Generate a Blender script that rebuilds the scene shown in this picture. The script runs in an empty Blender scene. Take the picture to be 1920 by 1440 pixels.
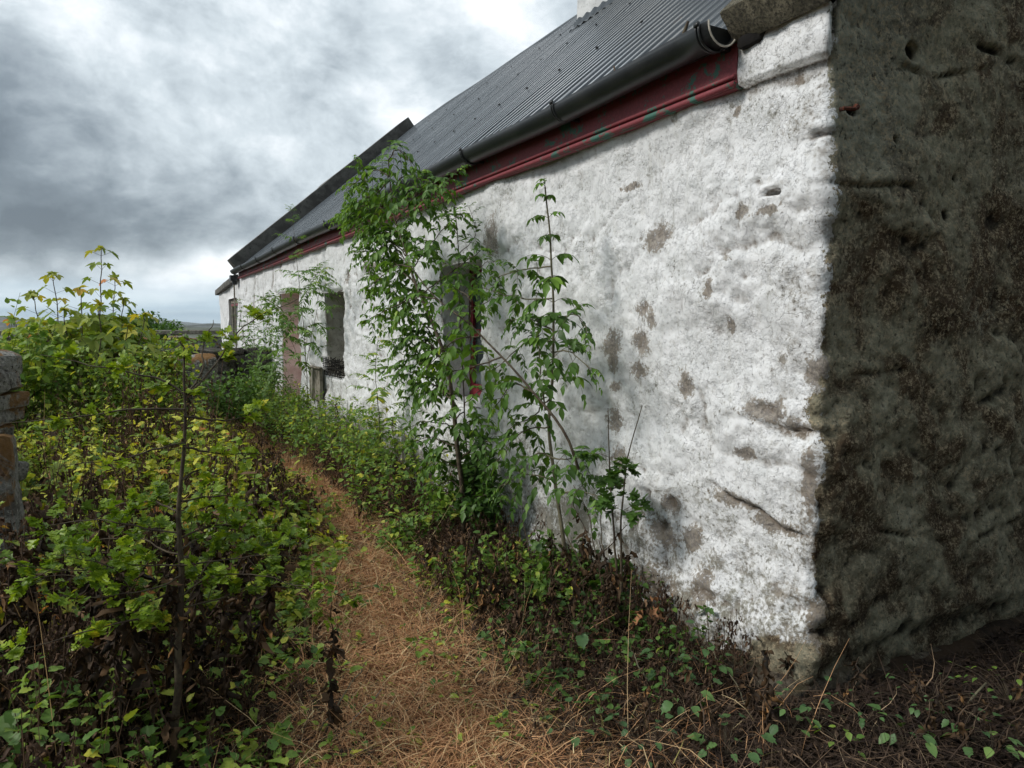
import bpy, math, random
import numpy as np
R_ = math.radians
rng = np.random.default_rng(7)
random.seed(7)
sc = bpy.context.scene
COL = sc.collection

# ------------------------------------------------------------ camera
EYE = 1.5
YAW, PITCH, FPX = R_(28.8), R_(4.806), 1332.0
cam_d = bpy.data.cameras.new('camera'); cam = bpy.data.objects.new('camera', cam_d); COL.objects.link(cam)
cam.location = (0, 0, EYE)
cam.rotation_euler = (R_(90) - PITCH, 0, -YAW)
cam_d.sensor_width = 36; cam_d.lens = 36 * FPX / 1920
cam_d.clip_start = .05; cam_d.clip_end = 20000
sc.camera = cam
sc.view_settings.view_transform = 'Standard'; sc.view_settings.look = 'None'
sc.view_settings.gamma = 1; sc.view_settings.exposure = 0.58
F0 = np.array([math.sin(YAW), math.cos(YAW), 0]); RT = np.array([math.cos(YAW), -math.sin(YAW), 0]); ZZ = np.array([0, 0, 1.])
FW = F0 * math.cos(PITCH) - ZZ * math.sin(PITCH); UP = F0 * math.sin(PITCH) + ZZ * math.cos(PITCH)
CC = np.array([0, 0, EYE])
def ray(px, py): return FW + (px - 960) / FPX * RT - (py - 720) / FPX * UP
def atx(px, py, X): d = ray(px, py); return CC + d * (X / d[0])          # point on the plane x = X
def aty(px, py, Y): d = ray(px, py); return CC + d * (Y / d[1])
def atd(px, py, D): return CC + ray(px, py) * D
def gnd(px, py, z=0): d = ray(px, py); return CC + d * ((z - EYE) / d[2])

# ------------------------------------------------------------ sun and sky
SUN_DIR = np.array([-.70, .16, .56]); SUN_DIR /= np.linalg.norm(SUN_DIR)
sl = bpy.data.lights.new('sun', 'SUN'); so = bpy.data.objects.new('sun', sl); COL.objects.link(so)
sl.energy = 1.7; sl.angle = R_(15); sl.color = (1, .96, .9)
from mathutils import Vector
so.rotation_euler = Vector(SUN_DIR).to_track_quat('Z', 'Y').to_euler()
so.location = (-4, 2, 9)
SUN_EL = math.asin(SUN_DIR[2]); SUN_ROT = math.atan2(SUN_DIR[0], SUN_DIR[1])

class N:
    """tiny node tree writer"""
    def __init__(s, tree): s.t = tree; s.n = tree.nodes; s.l = tree.links
    def new(s, typ, **kw):
        n = s.n.new(typ)
        for k, v in kw.items(): setattr(n, k, v)
        return n
    def put(s, sock, v):
        if hasattr(v, 'is_output') or isinstance(v, bpy.types.NodeSocket): s.l.new(v, sock)
        elif v is not None: sock.default_value = v
    def math(s, op, a, b=None, c=None, clamp=False):
        n = s.new('ShaderNodeMath', operation=op, use_clamp=clamp)
        s.put(n.inputs[0], a); s.put(n.inputs[1], b); s.put(n.inputs[2], c); return n.outputs[0]
    def vmath(s, op, a, b=None):
        n = s.new('ShaderNodeVectorMath', operation=op); s.put(n.inputs[0], a); s.put(n.inputs[1], b)
        return n.outputs['Value'] if op in ('DOT_PRODUCT', 'LENGTH', 'DISTANCE') else n.outputs[0]
    def noise(s, vec, scale, detail=6, rough=.55, dist=0, lac=2):
        n = s.new('ShaderNodeTexNoise'); s.put(n.inputs['Vector'], vec); n.inputs['Scale'].default_value = scale
        n.inputs['Detail'].default_value = detail; n.inputs['Roughness'].default_value = rough
        n.inputs['Distortion'].default_value = dist; n.inputs['Lacunarity'].default_value = lac; return n.outputs[0]
    def voro(s, vec, scale, feature='F1', out='Distance'):
        n = s.new('ShaderNodeTexVoronoi', feature=feature); s.put(n.inputs['Vector'], vec); n.inputs['Scale'].default_value = scale
        return n.outputs[out]
    def rng(s, v, a, b, c=0, d=1, smooth=True):
        n = s.new('ShaderNodeMapRange'); n.interpolation_type = 'SMOOTHSTEP' if smooth else 'LINEAR'
        s.put(n.inputs[0], v)
        for i, q in enumerate((a, b, c, d)): s.put(n.inputs[1 + i], q)
        return n.outputs[0]
    def mix(s, f, a, b, mode='MIX'):
        n = s.new('ShaderNodeMix', data_type='RGBA', blend_type=mode); n.clamp_factor = True
        col = lambda q: (*q, 1) if isinstance(q, tuple) and len(q) == 3 else q
        s.put(n.inputs[0], f); s.put(n.inputs[6], col(a)); s.put(n.inputs[7], col(b)); return n.outputs[2]
    def ramp(s, v, stops):
        n = s.new('ShaderNodeValToRGB'); s.put(n.inputs[0], v); e = n.color_ramp.elements
        while len(e) < len(stops): e.new(.5)
        for q, (p, c) in zip(e, stops): q.position = p; q.color = (*c, 1)
        return n.outputs[0]
    def scale(s, vec, xyz): return s.vmath('MULTIPLY', vec, xyz)
    def sep(s, vec):
        n = s.new('ShaderNodeSeparateXYZ'); s.put(n.inputs[0], vec); return n.outputs
    def bump(s, h, strength=.3, dist=.01, normal=None):
        n = s.new('ShaderNodeBump'); s.put(n.inputs['Height'], h); n.inputs['Strength'].default_value = strength
        n.inputs['Distance'].default_value = dist; s.put(n.inputs['Normal'], normal); return n.outputs[0]

w = bpy.data.worlds.new('World'); sc.world = w; w.use_nodes = True
T = N(w.node_tree); w.node_tree.nodes.clear()
tc = T.new('ShaderNodeTexCoord').outputs['Generated']
dirn = T.vmath('NORMALIZE', tc)
dx, dy, dz = T.sep(dirn)
cl = T.scale(dirn, (1, 1, 1.5))
wrp = T.new('ShaderNodeTexNoise'); T.put(wrp.inputs['Vector'], cl); wrp.inputs['Scale'].default_value = 2.4; wrp.inputs['Detail'].default_value = 4
clw = T.vmath('ADD', cl, T.scale(T.vmath('SUBTRACT', wrp.outputs['Color'], (.5, .5, .5)), (.15, .15, .15)))
big = T.noise(T.vmath('ADD', clw, (1.3, .2, .6)), 2.3, 10, .60)
mid = T.noise(T.vmath('ADD', clw, (3.1, 1.7, .4)), 6.5, 10, .62)
fine = T.math('SUBTRACT', 1.0, T.math('ABSOLUTE', T.math('SUBTRACT', T.math('MULTIPLY', T.noise(clw, 7.5, 7, .55), 2.0), 1.0)))
v = T.math('MULTIPLY', T.math('SUBTRACT', big, .5), 1.45)
v = T.math('ADD', v, T.math('MULTIPLY', T.math('SUBTRACT', mid, .5), 1.0))
v = T.math('ADD', v, T.math('MULTIPLY', T.math('SUBTRACT', fine, .82), .30))
v = T.math('ADD', v, .515)
def blob(px, py, rx, rz, amp):
    global v
    d = ray(px, py); d = d / np.linalg.norm(d)
    q = T.vmath('SUBTRACT', dirn, tuple(d))
    q = T.vmath('ADD', q, None)
    wob = T.scale(T.vmath('SUBTRACT', NV, (.5, .5, .5)), (.16, .16, .10))
    q = T.vmath('ADD', q, wob)
    q = T.scale(q, (1 / rx, 1 / rx, 1 / rz))
    f = T.rng(T.vmath('LENGTH', q), 0, 1.0, amp, 0)
    v = T.math('ADD', v, f)
nn = T.new('ShaderNodeTexNoise'); T.put(nn.inputs['Vector'], dirn); nn.inputs['Scale'].default_value = 6; nn.inputs['Detail'].default_value = 5
NV = nn.outputs['Color']
blob(180, 415, .46, .085, -.36)
blob(240, 330, .32, .11, -.16)
blob(560, 150, .17, .12, -.20)
blob(20, 170, .16, .10, -.22)
blob(100, 20, .18, .07, .20)
blob(250, 130, .16, .07, .10)
blob(470, 260, .20, .12, .10)
blob(980, 60, .22, .22, .10)
blob(760, 230, .16, .16, .06)
blob(700, 60, .12, .07, -.14)
blob(880, 110, .07, .05, -.10)
blob(180, 545, .50, .06, .26)
blob(360, 505, .14, .035, .12)
back = T.math('MULTIPLY', T.rng(dy, .1, -.5), T.rng(dz, .75, .35)); v = T.math('SUBTRACT', v, T.math('MULTIPLY', back, .32))
cloud = T.ramp(v, [(.0, (.10, .125, .15)), (.22, (.17, .205, .235)), (.42, (.31, .355, .39)), (.60, (.47, .525, .56)), (.76, (.66, .70, .73)), (.92, (.86, .89, .91)), (1, (.93, .95, .96))])
nish = T.new('ShaderNodeTexSky'); nish.sky_type = 'NISHITA'; nish.sun_disc = False
nish.sun_elevation = SUN_EL; nish.sun_rotation = SUN_ROT; nish.air_density = 1.2; nish.dust_density = 2.5
bgN = T.new('ShaderNodeBackground'); T.put(bgN.inputs[0], nish.outputs[0]); bgN.inputs[1].default_value = .09
# low strip of thin blue-grey haze near the sea horizon
lowc = T.mix(T.rng(T.noise(T.scale(dirn, (1.2, 1.2, 14)), 3, 5), .35, .68), (.34, .50, .62), (.60, .73, .80))
lowf = T.rng(dz, .0, .075, 1, 0)
cloud = T.mix(T.math('MULTIPLY', lowf, .92), cloud, lowc)
bgC = T.new('ShaderNodeBackground'); T.put(bgC.inputs[0], cloud); bgC.inputs[1].default_value = 1.05
mx = T.new('ShaderNodeMixShader'); mx.inputs[0].default_value = .94
T.l.new(bgN.outputs[0], mx.inputs[1]); T.l.new(bgC.outputs[0], mx.inputs[2])
wo = T.new('ShaderNodeOutputWorld'); T.l.new(mx.outputs[0], wo.inputs[0])

# ------------------------------------------------------------ numpy noise
def _hash(ix, iy, s):
    n = (ix.astype(np.int64) * 374761393 + iy.astype(np.int64) * 668265263 + s * 1442695041) & 0xffffffff
    n = ((n ^ (n >> 13)) * 1274126177) & 0xffffffff
    n = (n ^ (n >> 16)); n = (n * 2246822519) & 0xffffffff
    return (n ^ (n >> 15)) / 4294967296.0
def pn(x, y, s=0):
    x, y = np.broadcast_arrays(np.asarray(x, float), np.asarray(y, float))
    ix, iy = np.floor(x), np.floor(y); fx, fy = x - ix, y - iy
    u, v_ = fx ** 3 * (fx * (fx * 6 - 15) + 10), fy ** 3 * (fy * (fy * 6 - 15) + 10)
    def g(ax, ay):
        a = _hash(ix + ax, iy + ay, s) * 6.2831853
        return np.cos(a) * (fx - ax) + np.sin(a) * (fy - ay)
    a = g(0, 0) * (1 - u) + g(1, 0) * u; b = g(0, 1) * (1 - u) + g(1, 1) * u
    return (a * (1 - v_) + b * v_) * 1.5
def fbm(x, y, s=0, o=4, r=.5):
    t = 0; a = 1
    for i in range(o): t = t + a * pn(x * 2 ** i, y * 2 ** i, s + i * 17); a *= r
    return t
def worley(x, y, s=0):
    ix, iy = np.floor(x), np.floor(y); f1 = np.full(x.shape, 9.); f2 = np.full(x.shape, 9.); idv = np.zeros(x.shape)
    for ax in (-1, 0, 1):
        for ay in (-1, 0, 1):
            cx, cy = ix + ax, iy + ay
            d = np.hypot(cx + .1 + .8 * _hash(cx, cy, s) - x, cy + .1 + .8 * _hash(cx, cy, s + 5) - y)
            h = _hash(cx, cy, s + 9); nearer = d < f1
            f2 = np.where(nearer, f1, np.minimum(f2, d)); idv = np.where(nearer, h, idv); f1 = np.where(nearer, d, f1)
    return f1, f2, idv
def sst(x, a, b): t = np.clip((x - a) / (b - a), 0, 1); return t * t * (3 - 2 * t)
def gauss3(p, s, sc_): # cheap 3-d noise from three 2-d ones
    p = p * sc_
    return (pn(p[:, 0], p[:, 1], s) + pn(p[:, 1] + 3.3, p[:, 2], s + 3) + pn(p[:, 2] + 7.1, p[:, 0], s + 6)) / 1.6

# ------------------------------------------------------------ mesh linking
def link(name, verts, faces, mats, parent=None, smooth=True, attrs=None, midx=None):
    """verts Nx3 world coordinates, faces = list of tuples or int array MxK"""
    verts = np.asarray(verts, float).reshape(-1, 3)
    off = np.zeros(3)
    if parent is not None:
        q = parent
        while q is not None: off += np.array(q.location); q = q.parent
    verts = verts - off
    me = bpy.data.meshes.new(name)
    if isinstance(faces, np.ndarray):
        m, k = faces.shape
        me.vertices.add(len(verts)); me.vertices.foreach_set('co', verts.ravel())
        me.loops.add(m * k); me.loops.foreach_set('vertex_index', faces.astype(np.int32).ravel())
        me.polygons.add(m); me.polygons.foreach_set('loop_start', np.arange(0, m * k, k, dtype=np.int32))
        me.polygons.foreach_set('loop_total', np.full(m, k, np.int32))
        me.update(calc_edges=True)
    else:
        me.from_pydata([tuple(v) for v in verts], [], faces); me.update()
    if smooth: me.polygons.foreach_set('use_smooth', np.ones(len(me.polygons), bool))
    for mt in (mats if isinstance(mats, (list, tuple)) else [mats]): me.materials.append(mt)
    if midx is not None: me.polygons.foreach_set('material_index', np.asarray(midx, np.int32))
    for k, a in (attrs or {}).items():
        at = me.attributes.new(k, 'FLOAT', 'POINT'); at.data.foreach_set('value', np.asarray(a, np.float32))
    o = bpy.data.objects.new(name, me); COL.objects.link(o)
    if parent is not None: o.parent = parent
    return o
def tag(o, label=None, cat=None, group=None, kind=None):
    if label: o['label'] = label
    if cat: o['category'] = cat
    if group: o['group'] = group
    if kind: o['kind'] = kind
    return o
def thing(name, loc, label, cat, group=None):
    o = bpy.data.objects.new(name, None); COL.objects.link(o); o.location = tuple(loc); o.empty_display_size = .1
    return tag(o, label, cat, group)
def copy_tree(o, parent=None):
    c = o.copy(); COL.objects.link(c)
    if parent is not None: c.parent = parent
    for ch in o.children: copy_tree(ch, c)
    return c

class MB:
    """collects boxes, tubes, grids"""
    def __init__(s): s.v = []; s.f = []; s.n = 0
    def add(s, v, f):
        v = np.asarray(v, float); s.v.append(v); s.f += [tuple(i + s.n for i in q) for q in f]; s.n += len(v)
    def box(s, a, b, bev=0):
        x0, y0, z0 = a; x1, y1, z1 = b
        s.add([(x0, y0, z0), (x1, y0, z0), (x1, y1, z0), (x0, y1, z0), (x0, y0, z1), (x1, y0, z1), (x1, y1, z1), (x0, y1, z1)],
              [(3, 2, 1, 0), (4, 5, 6, 7), (0, 1, 5, 4), (1, 2, 6, 5), (2, 3, 7, 6), (3, 0, 4, 7)])
    def tube(s, pts, r, k=8, cap=True):
        pts = np.asarray(pts, float); n = len(pts); r = np.broadcast_to(np.asarray(r, float), (n,))
        t = np.gradient(pts, axis=0); t /= np.linalg.norm(t, axis=1)[:, None] + 1e-9
        ref = np.array([0, 0, 1.]) if abs(t[:, 2]).mean() < .8 else np.array([1., 0, 0])
        u = np.cross(t, ref); u /= np.linalg.norm(u, axis=1)[:, None] + 1e-9; w_ = np.cross(t, u)
        a = np.arange(k) / k * 2 * np.pi
        v = pts[:, None] + r[:, None, None] * (np.cos(a)[None, :, None] * u[:, None] + np.sin(a)[None, :, None] * w_[:, None])
        f = [(i * k + j, i * k + (j + 1) % k, (i + 1) * k + (j + 1) % k, (i + 1) * k + j) for i in range(n - 1) for j in range(k)]
        if cap: f += [tuple(range(k))[::-1], tuple((n - 1) * k + j for j in range(k))]
        s.add(v.reshape(-1, 3), f)
    def link(s, name, mat, parent=None, smooth=False, **kw):
        return link(name, np.concatenate(s.v), s.f, mat, parent, smooth, **kw)
def rough_block(a, b, amp=.02, seed=0, step=.06, rnd=.03, rot=None):
    """a stone: subdivided box, corners rounded, surface shaken"""
    a = np.array(a, float); b = np.array(b, float); c = (a + b) / 2; h = (b - a) / 2
    n = np.clip(np.ceil(2 * h / step).astype(int), 2, 40)
    V = []; Fq = []; base = 0
    for ax in range(3):
        u, w_ = [i for i in range(3) if i != ax]
        for sg in (-1, 1):
            U = np.linspace(-1, 1, n[u] + 1); W_ = np.linspace(-1, 1, n[w_] + 1)
            gu, gw = np.meshgrid(U, W_, indexing='ij'); p = np.zeros(gu.shape + (3,)); p[..., u] = gu * h[u]; p[..., w_] = gw * h[w_]; p[..., ax] = sg * h[ax]
            V.append(p.reshape(-1, 3)); m = n[w_] + 1
            for i in range(n[u]):
                for j in range(n[w_]):
                    q = (base + i * m + j, base + (i + 1) * m + j, base + (i + 1) * m + j + 1, base + i * m + j + 1)
                    flip = (sg > 0) ^ (ax == 1)
                    Fq.append(q if flip else q[::-1])
            base += len(V[-1])
    V = np.concatenate(V)
    inner = np.clip(V, -(h - rnd), h - rnd); d = V - inner; L = np.linalg.norm(d, axis=1)[:, None]
    V = inner + np.where(L > 1e-9, d / np.maximum(L, 1e-9) * np.minimum(L, rnd), 0)
    nrm = V / (np.linalg.norm(V / h, axis=1)[:, None] * h.mean() + 1e-9); nrm /= np.linalg.norm(nrm, axis=1)[:, None] + 1e-9
    k = np.round(V, 4)
    hgt = gauss3(k + seed * 3.7, seed, 2.2 / h.mean() * .3) * amp * 1.2 + gauss3(k + seed * 1.3, seed + 1, 9) * amp * .5 + gauss3(k, seed + 2, 28) * amp * .22
    V = V + nrm * hgt[:, None]
    if rot is not None: V = V @ np.array(rot).T
    return V + c, Fq
def rotz(a): c, s = math.cos(a), math.sin(a); return np.array([[c, -s, 0], [s, c, 0], [0, 0, 1.]])
def roty(a): c, s = math.cos(a), math.sin(a); return np.array([[c, 0, s], [0, 1, 0], [-s, 0, c]])
def rotx(a): c, s = math.cos(a), math.sin(a); return np.array([[1, 0, 0], [0, c, -s], [0, s, c]])

# ------------------------------------------------------------ materials
def mat(name):
    m = bpy.data.materials.new(name); m.use_nodes = True; m.node_tree.nodes.clear()
    t = N(m.node_tree); out = t.new('ShaderNodeOutputMaterial'); b = t.new('ShaderNodeBsdfPrincipled')
    t.l.new(b.outputs[0], out.inputs[0]); b.inputs['Roughness'].default_value = .85
    t.b = b; t.out = out
    t.pos = t.new('ShaderNodeNewGeometry').outputs['Position']
    t.obj = t.new('ShaderNodeTexCoord').outputs['Object']
    return m, t
def attr(t, name):
    n = t.new('ShaderNodeAttribute'); n.attribute_name = name; return n.outputs['Fac']
def fin(t, col, rough=.85, bump=None, spec=.3, metal=0):
    t.put(t.b.inputs['Base Color'], (*col, 1) if isinstance(col, tuple) else col); t.put(t.b.inputs['Roughness'], rough)
    t.b.inputs['Specular IOR Level'].default_value = spec; t.put(t.b.inputs['Metallic'], metal)
    if bump is not None: t.put(t.b.inputs['Normal'], bump)

def wall_material():
    m, t = mat('limewashed_and_mossy_render'); p = t.pos
    s = attr(t, 's'); cav = attr(t, 'cav'); pb = attr(t, 'bare'); x, y, z = t.sep(p)
    nc = t.new('ShaderNodeTexNoise'); t.put(nc.inputs['Vector'], p); nc.inputs['Scale'].default_value = 13; nc.inputs['Detail'].default_value = 3; NVc = nc.outputs['Color']
    # --- white
    n1 = t.noise(p, 2.2, 6, .6); n2 = t.noise(p, 9, 8, .65, .4); n3 = t.noise(p, 55, 6, .7, .2); n4 = t.noise(p, 190, 3, .7)
    white = t.mix(t.rng(n2, .35, .7), (.80, .81, .82), (.68, .695, .70))
    streak = t.noise(t.scale(p, (5, 5, .9)), 4, 6, .65)
    white = t.mix(t.math('MULTIPLY', t.rng(streak, .52, .74), .38), white, (.42, .41, .36))
    # speckled algae, thicker towards the ground
    low = t.rng(z, 1.0, .0, 0, 1)
    lowm = t.math('ADD', t.math('MULTIPLY', low, .20), t.math('MULTIPLY', t.rng(n1, .45, .70), .12))
    spk = t.rng(t.math('ADD', t.math('ADD', t.math('MULTIPLY', n3, .72), t.math('MULTIPLY', n2, .42)), lowm), .66, .80)
    white = t.mix(t.math('MULTIPLY', spk, t.math('ADD', .62, t.math('MULTIPLY', low, .2))), white, t.mix(t.noise(p, 7), (.17, .175, .10), (.14, .10, .075)))
    # small black specks and hairs in the render
    spk2 = t.rng(t.math('ADD', n4, t.math('MULTIPLY', n1, .35)), .80, .90)
    white = t.mix(t.math('MULTIPLY', spk2, .55), white, (.10, .09, .075))
    # bare patches where the wash has come off
    bare = t.rng(t.math('ADD', t.noise(t.vmath('ADD', p, (5, 2, 9)), 3.1, 9, .68, .6), t.math('MULTIPLY', low, .05)), .655, .70)
    white = t.mix(t.math('MULTIPLY', bare, .82), white, t.mix(t.rng(n3, .35, .65), (.17, .14, .11), (.33, .30, .25)))
    spot = t.rng(t.math('ADD', t.math('MULTIPLY', pb, .30), t.math('ADD', t.math('MULTIPLY', n2, .42), t.math('MULTIPLY', n3, .55))), .635, .72)
    white = t.mix(t.math('MULTIPLY', spot, .85), white, t.mix(t.rng(n3, .40, .60), (.10, .075, .055), (.30, .26, .21)))
    # dirt held in hollows, deepened to paint in crevice shade
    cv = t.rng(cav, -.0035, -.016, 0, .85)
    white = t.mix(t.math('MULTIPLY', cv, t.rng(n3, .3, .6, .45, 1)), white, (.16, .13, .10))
    corner = t.math('MULTIPLY', t.rng(s, .28, .0), t.rng(t.math('ADD', n2, t.math('MULTIPLY', n3, .5)), .72, .92))
    white = t.mix(t.math('MULTIPLY', corner, .55), white, (.22, .18, .14))
    # --- dark gable
    g0 = t.noise(p, 1.5, 6, .6, .7); g1 = t.noise(t.vmath('ADD', p, (2, 8, 1)), 3.6, 8, .62, .6); g2 = t.noise(p, 26, 6, .75); g3 = t.noise(p, 75, 5, .85)
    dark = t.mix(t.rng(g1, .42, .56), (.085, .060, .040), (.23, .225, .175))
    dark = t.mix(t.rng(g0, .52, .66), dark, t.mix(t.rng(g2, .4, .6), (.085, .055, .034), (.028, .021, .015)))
    dark = t.mix(t.math('MULTIPLY', t.rng(t.math('ADD', t.math('MULTIPLY', g1, .6), t.math('MULTIPLY', g2, .5)), .58, .72), .85), dark, (.37, .37, .32))
    upper = t.math('MULTIPLY', t.rng(z, 1.95, 2.2), t.rng(s, -.75, -.2))
    dark = t.mix(t.math('MULTIPLY', upper, .75), dark, t.mix(t.rng(g2, .3, .7), (.20, .21, .18), (.34, .35, .31)))
    dark = t.mix(t.rng(t.math('ADD', t.math('MULTIPLY', g3, .7), t.math('MULTIPLY', g2, .4)), .55, .62), dark, t.mix(g1, (.38, .28, .18), (.34, .34, .28)), 'MIX')
    dark = t.mix(t.rng(g3, .44, .30), dark, (.006, .005, .004))
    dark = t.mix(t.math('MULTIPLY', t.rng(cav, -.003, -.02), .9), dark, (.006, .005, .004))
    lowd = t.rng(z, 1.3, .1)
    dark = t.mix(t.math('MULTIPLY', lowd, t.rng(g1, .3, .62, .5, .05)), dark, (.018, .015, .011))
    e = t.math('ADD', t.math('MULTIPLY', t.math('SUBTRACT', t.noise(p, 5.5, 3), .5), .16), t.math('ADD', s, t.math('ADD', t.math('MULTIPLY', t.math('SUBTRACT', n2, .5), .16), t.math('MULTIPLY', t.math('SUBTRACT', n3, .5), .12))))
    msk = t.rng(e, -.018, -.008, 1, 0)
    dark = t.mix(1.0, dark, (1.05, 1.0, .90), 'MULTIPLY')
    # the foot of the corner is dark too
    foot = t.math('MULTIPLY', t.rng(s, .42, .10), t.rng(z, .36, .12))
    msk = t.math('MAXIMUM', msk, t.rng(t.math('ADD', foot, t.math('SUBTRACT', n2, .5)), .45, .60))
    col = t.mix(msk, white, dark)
    hb = t.math('ADD', t.math('MULTIPLY', t.math('SUBTRACT', t.noise(p, 34, 6, .6), .5), t.rng(t.noise(p, 3.7, 3), .38, .62, .30, 1.1)), t.math('MULTIPLY', t.rng(n3, .60, .70), -.35))
    hb = t.math('ADD', hb, t.math('MULTIPLY', t.math('MULTIPLY', n4, msk), .25))
    fl1 = t.rng(t.noise(t.vmath('ADD', p, (9, 3, 5)), 7, 8, .66), .50, .515); fl2 = t.rng(t.noise(t.vmath('ADD', p, (1, 7, 3)), 16, 7, .68), .55, .57)
    hb = t.math('ADD', hb, t.math('ADD', t.math('MULTIPLY', fl1, .16), t.math('MULTIPLY', fl2, .13)))
    ck = t.rng(t.voro(t.vmath('ADD', p, t.scale(NVc, (.10, .10, .10))), 9, 'DISTANCE_TO_EDGE'), .0, .035)
    hb = t.math('ADD', hb, t.math('MULTIPLY', t.math('MULTIPLY', ck, t.rng(n1, .45, .6)), .14))
    b2 = t.bump(hb, .85, .015)
    pit_shade = t.rng(t.noise(p, 34, 6, .6), .43, .33)  # painted shade: low points of the relief noise get a darker colour
    col = t.mix(t.math('MULTIPLY', pit_shade, t.rng(msk, 0, 1, .34, .7)), col, t.mix(msk, (.30, .275, .23), (.012, .010, .008)))
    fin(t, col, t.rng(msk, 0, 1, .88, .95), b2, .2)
    return m
M_WALL = wall_material()
def plain(name, c1, c2, sc1=6, rough=.85, bs=.4, bd=.005, c3=None, sc3=40, spec=.3, th=(.4, .6), th3=(.55, .7), metal=0, use='obj'):
    m, t = mat(name); p = t.obj if use == 'obj' else t.pos
    n = t.noise(p, sc1, 8, .65, .3); col = t.mix(t.rng(n, *th), c1, c2)
    n3 = t.noise(t.vmath('ADD', p, (4, 4, 4)), sc3, 6, .7)
    if c3: col = t.mix(t.rng(n3, *th3), col, c3)
    fin(t, col, rough, t.bump(t.math('ADD', n3, t.math('MULTIPLY', n, .5)), bs, bd), spec, metal); return m
M_PINK = plain('pink_distempered_plaster', (.66, .50, .47), (.76, .64, .61), 5, c3=(.32, .25, .22), sc3=60)
M_CEM = plain('grey_cement_reveal', (.36, .34, .30), (.52, .50, .46), 7, c3=(.17, .15, .125), sc3=22, bd=.02, bs=.8)
M_CONC = plain('lichened_concrete', (.13, .125, .11), (.21, .205, .18), 5, c3=(.045, .042, .034), sc3=30, bd=.012, bs=.8)
M_COPE = plain('lichened_cope_stone', (.12, .11, .075), (.30, .27, .19), 14, c3=(.06, .055, .04), sc3=80, bd=.02, bs=1, th=(.3, .7), th3=(.42, .62))
M_COPED = plain('dark_weathered_cope', (.085, .08, .072), (.15, .145, .13), 4, c3=(.04, .04, .036), sc3=12, bd=.012, bs=.6)
M_CHIM = plain('pale_chimney_render', (.55, .56, .56), (.68, .69, .69), 4, c3=(.38, .38, .36), sc3=30, bd=.01)
M_PLAST = plain('black_pvc_gutter', (.012, .014, .016), (.026, .028, .028), 5, .38, .15, .002, (.075, .075, .06), 70, .45, th=(.35, .7), th3=(.58, .8))
M_WHITEP = plain('pale_plastic_rim', (.6, .56, .48), (.45, .42, .36), 20, .6)
M_BLACK = plain('soot_and_hollow_shade', (.008, .007, .007), (.02, .018, .016), 9, .9)  # basket soot, and the painted shade of the hollow by the gutter
M_WOODG = plain('grey_weathered_wood', (.16, .14, .11), (.30, .28, .23), 14, .85, .6, .004, (.08, .07, .05), 50)
M_RUST = plain('rusty_iron', (.12, .035, .018), (.05, .02, .014), 60, .85)
M_LEAD = plain('dark_bolt_metal', (.03, .03, .032), (.08, .075, .07), 60, .6, metal=.4)
def red_paint(name, base):
    m, t = mat(name); p = t.obj
    n = t.noise(p, 9, 9, .7, .5); n2 = t.noise(p, 60, 5, .7); n3 = t.noise(t.scale(p, (1, .3, 1)), 26, 6, .7)
    col = t.mix(t.rng(n2, .35, .65), base, tuple(c * .72 for c in base))
    col = t.mix(t.math('MULTIPLY', t.rng(n2, .56, .75), .35), col, (.34, .18, .20))
    col = t.mix(t.rng(t.math('ADD', t.math('MULTIPLY', n, .8), t.math('MULTIPLY', n2, .2)), .545, .565), col, (.06, .16, .125))
    col = t.mix(t.rng(n3, .70, .74), col, (.55, .53, .50))
    fin(t, col, .6, t.bump(t.math('ADD', n2, n), .35, .004), .35); return m
M_RED = red_paint('flaking_red_paint', (.27, .058, .070))
M_REDW = red_paint('dark_red_window_paint', (.17, .012, .020))
def roof_mat():
    m, t = mat('painted_corrugated_iron'); p = t.obj
    n = t.noise(t.scale(p, (.5, 3, .5)), 5, 7, .6); n2 = t.noise(p, 30, 6, .7); n3 = t.noise(t.scale(p, (.4, 6, .4)), 4, 6, .7)
    col = t.mix(t.rng(n, .35, .65), (.016, .022, .027), (.032, .041, .048))
    col = t.mix(t.rng(n3, .66, .74), col, (.16, .09, .06))
    fin(t, col, t.rng(n2, .3, .7, .12, .22), t.bump(n2, .03, .002), .75, 0); return m
M_ROOF = roof_mat()
def glass_mat():
    m, t = mat('dusty_window_pane'); n = t.noise(t.obj, 4, 5)
    fin(t, t.mix(t.rng(n, .4, .6), (.02, .03, .03), (.12, .15, .15)), .12, None, .7); return m
M_GLASS = glass_mat()
def stone_mat(name, a, b, lichen, moss, mossth=(.56, .64)):
    m, t = mat(name); p = t.pos
    n = t.noise(p, 6, 8, .7, .4); n2 = t.noise(p, 40, 7, .72); n3 = t.noise(t.vmath('ADD', p, (3, 1, 2)), 3.5, 7, .65, .5)
    col = t.mix(t.rng(n, .38, .62), a, b); col = t.mix(t.rng(n2, .54, .62), col, (.04, .035, .03))
    col = t.mix(t.math('MULTIPLY', t.rng(n2, .46, .36), .8), col, lichen)
    nz = t.sep(t.new('ShaderNodeNewGeometry').outputs['Normal'])[2]
    col = t.mix(t.math('MULTIPLY', t.rng(t.math('ADD', n3, t.math('MULTIPLY', nz, .10)), *mossth), .9), col, moss)
    fin(t, col, .92, t.bump(t.math('ADD', n2, n), 1.0, .035), .2); return m
M_STONE = stone_mat('lichened_granite', (.15, .14, .12), (.36, .35, .32), (.55, .53, .48), (.27, .14, .045), (.53, .61))
M_STONED = stone_mat('dark_ruin_stone', (.06, .055, .05), (.14, .13, .115), (.20, .19, .16), (.05, .055, .03))
M_FOOT = stone_mat('mossy_footing_stone', (.09, .07, .05), (.17, .14, .105), (.26, .23, .17), (.10, .085, .045), (.56, .70))

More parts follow.
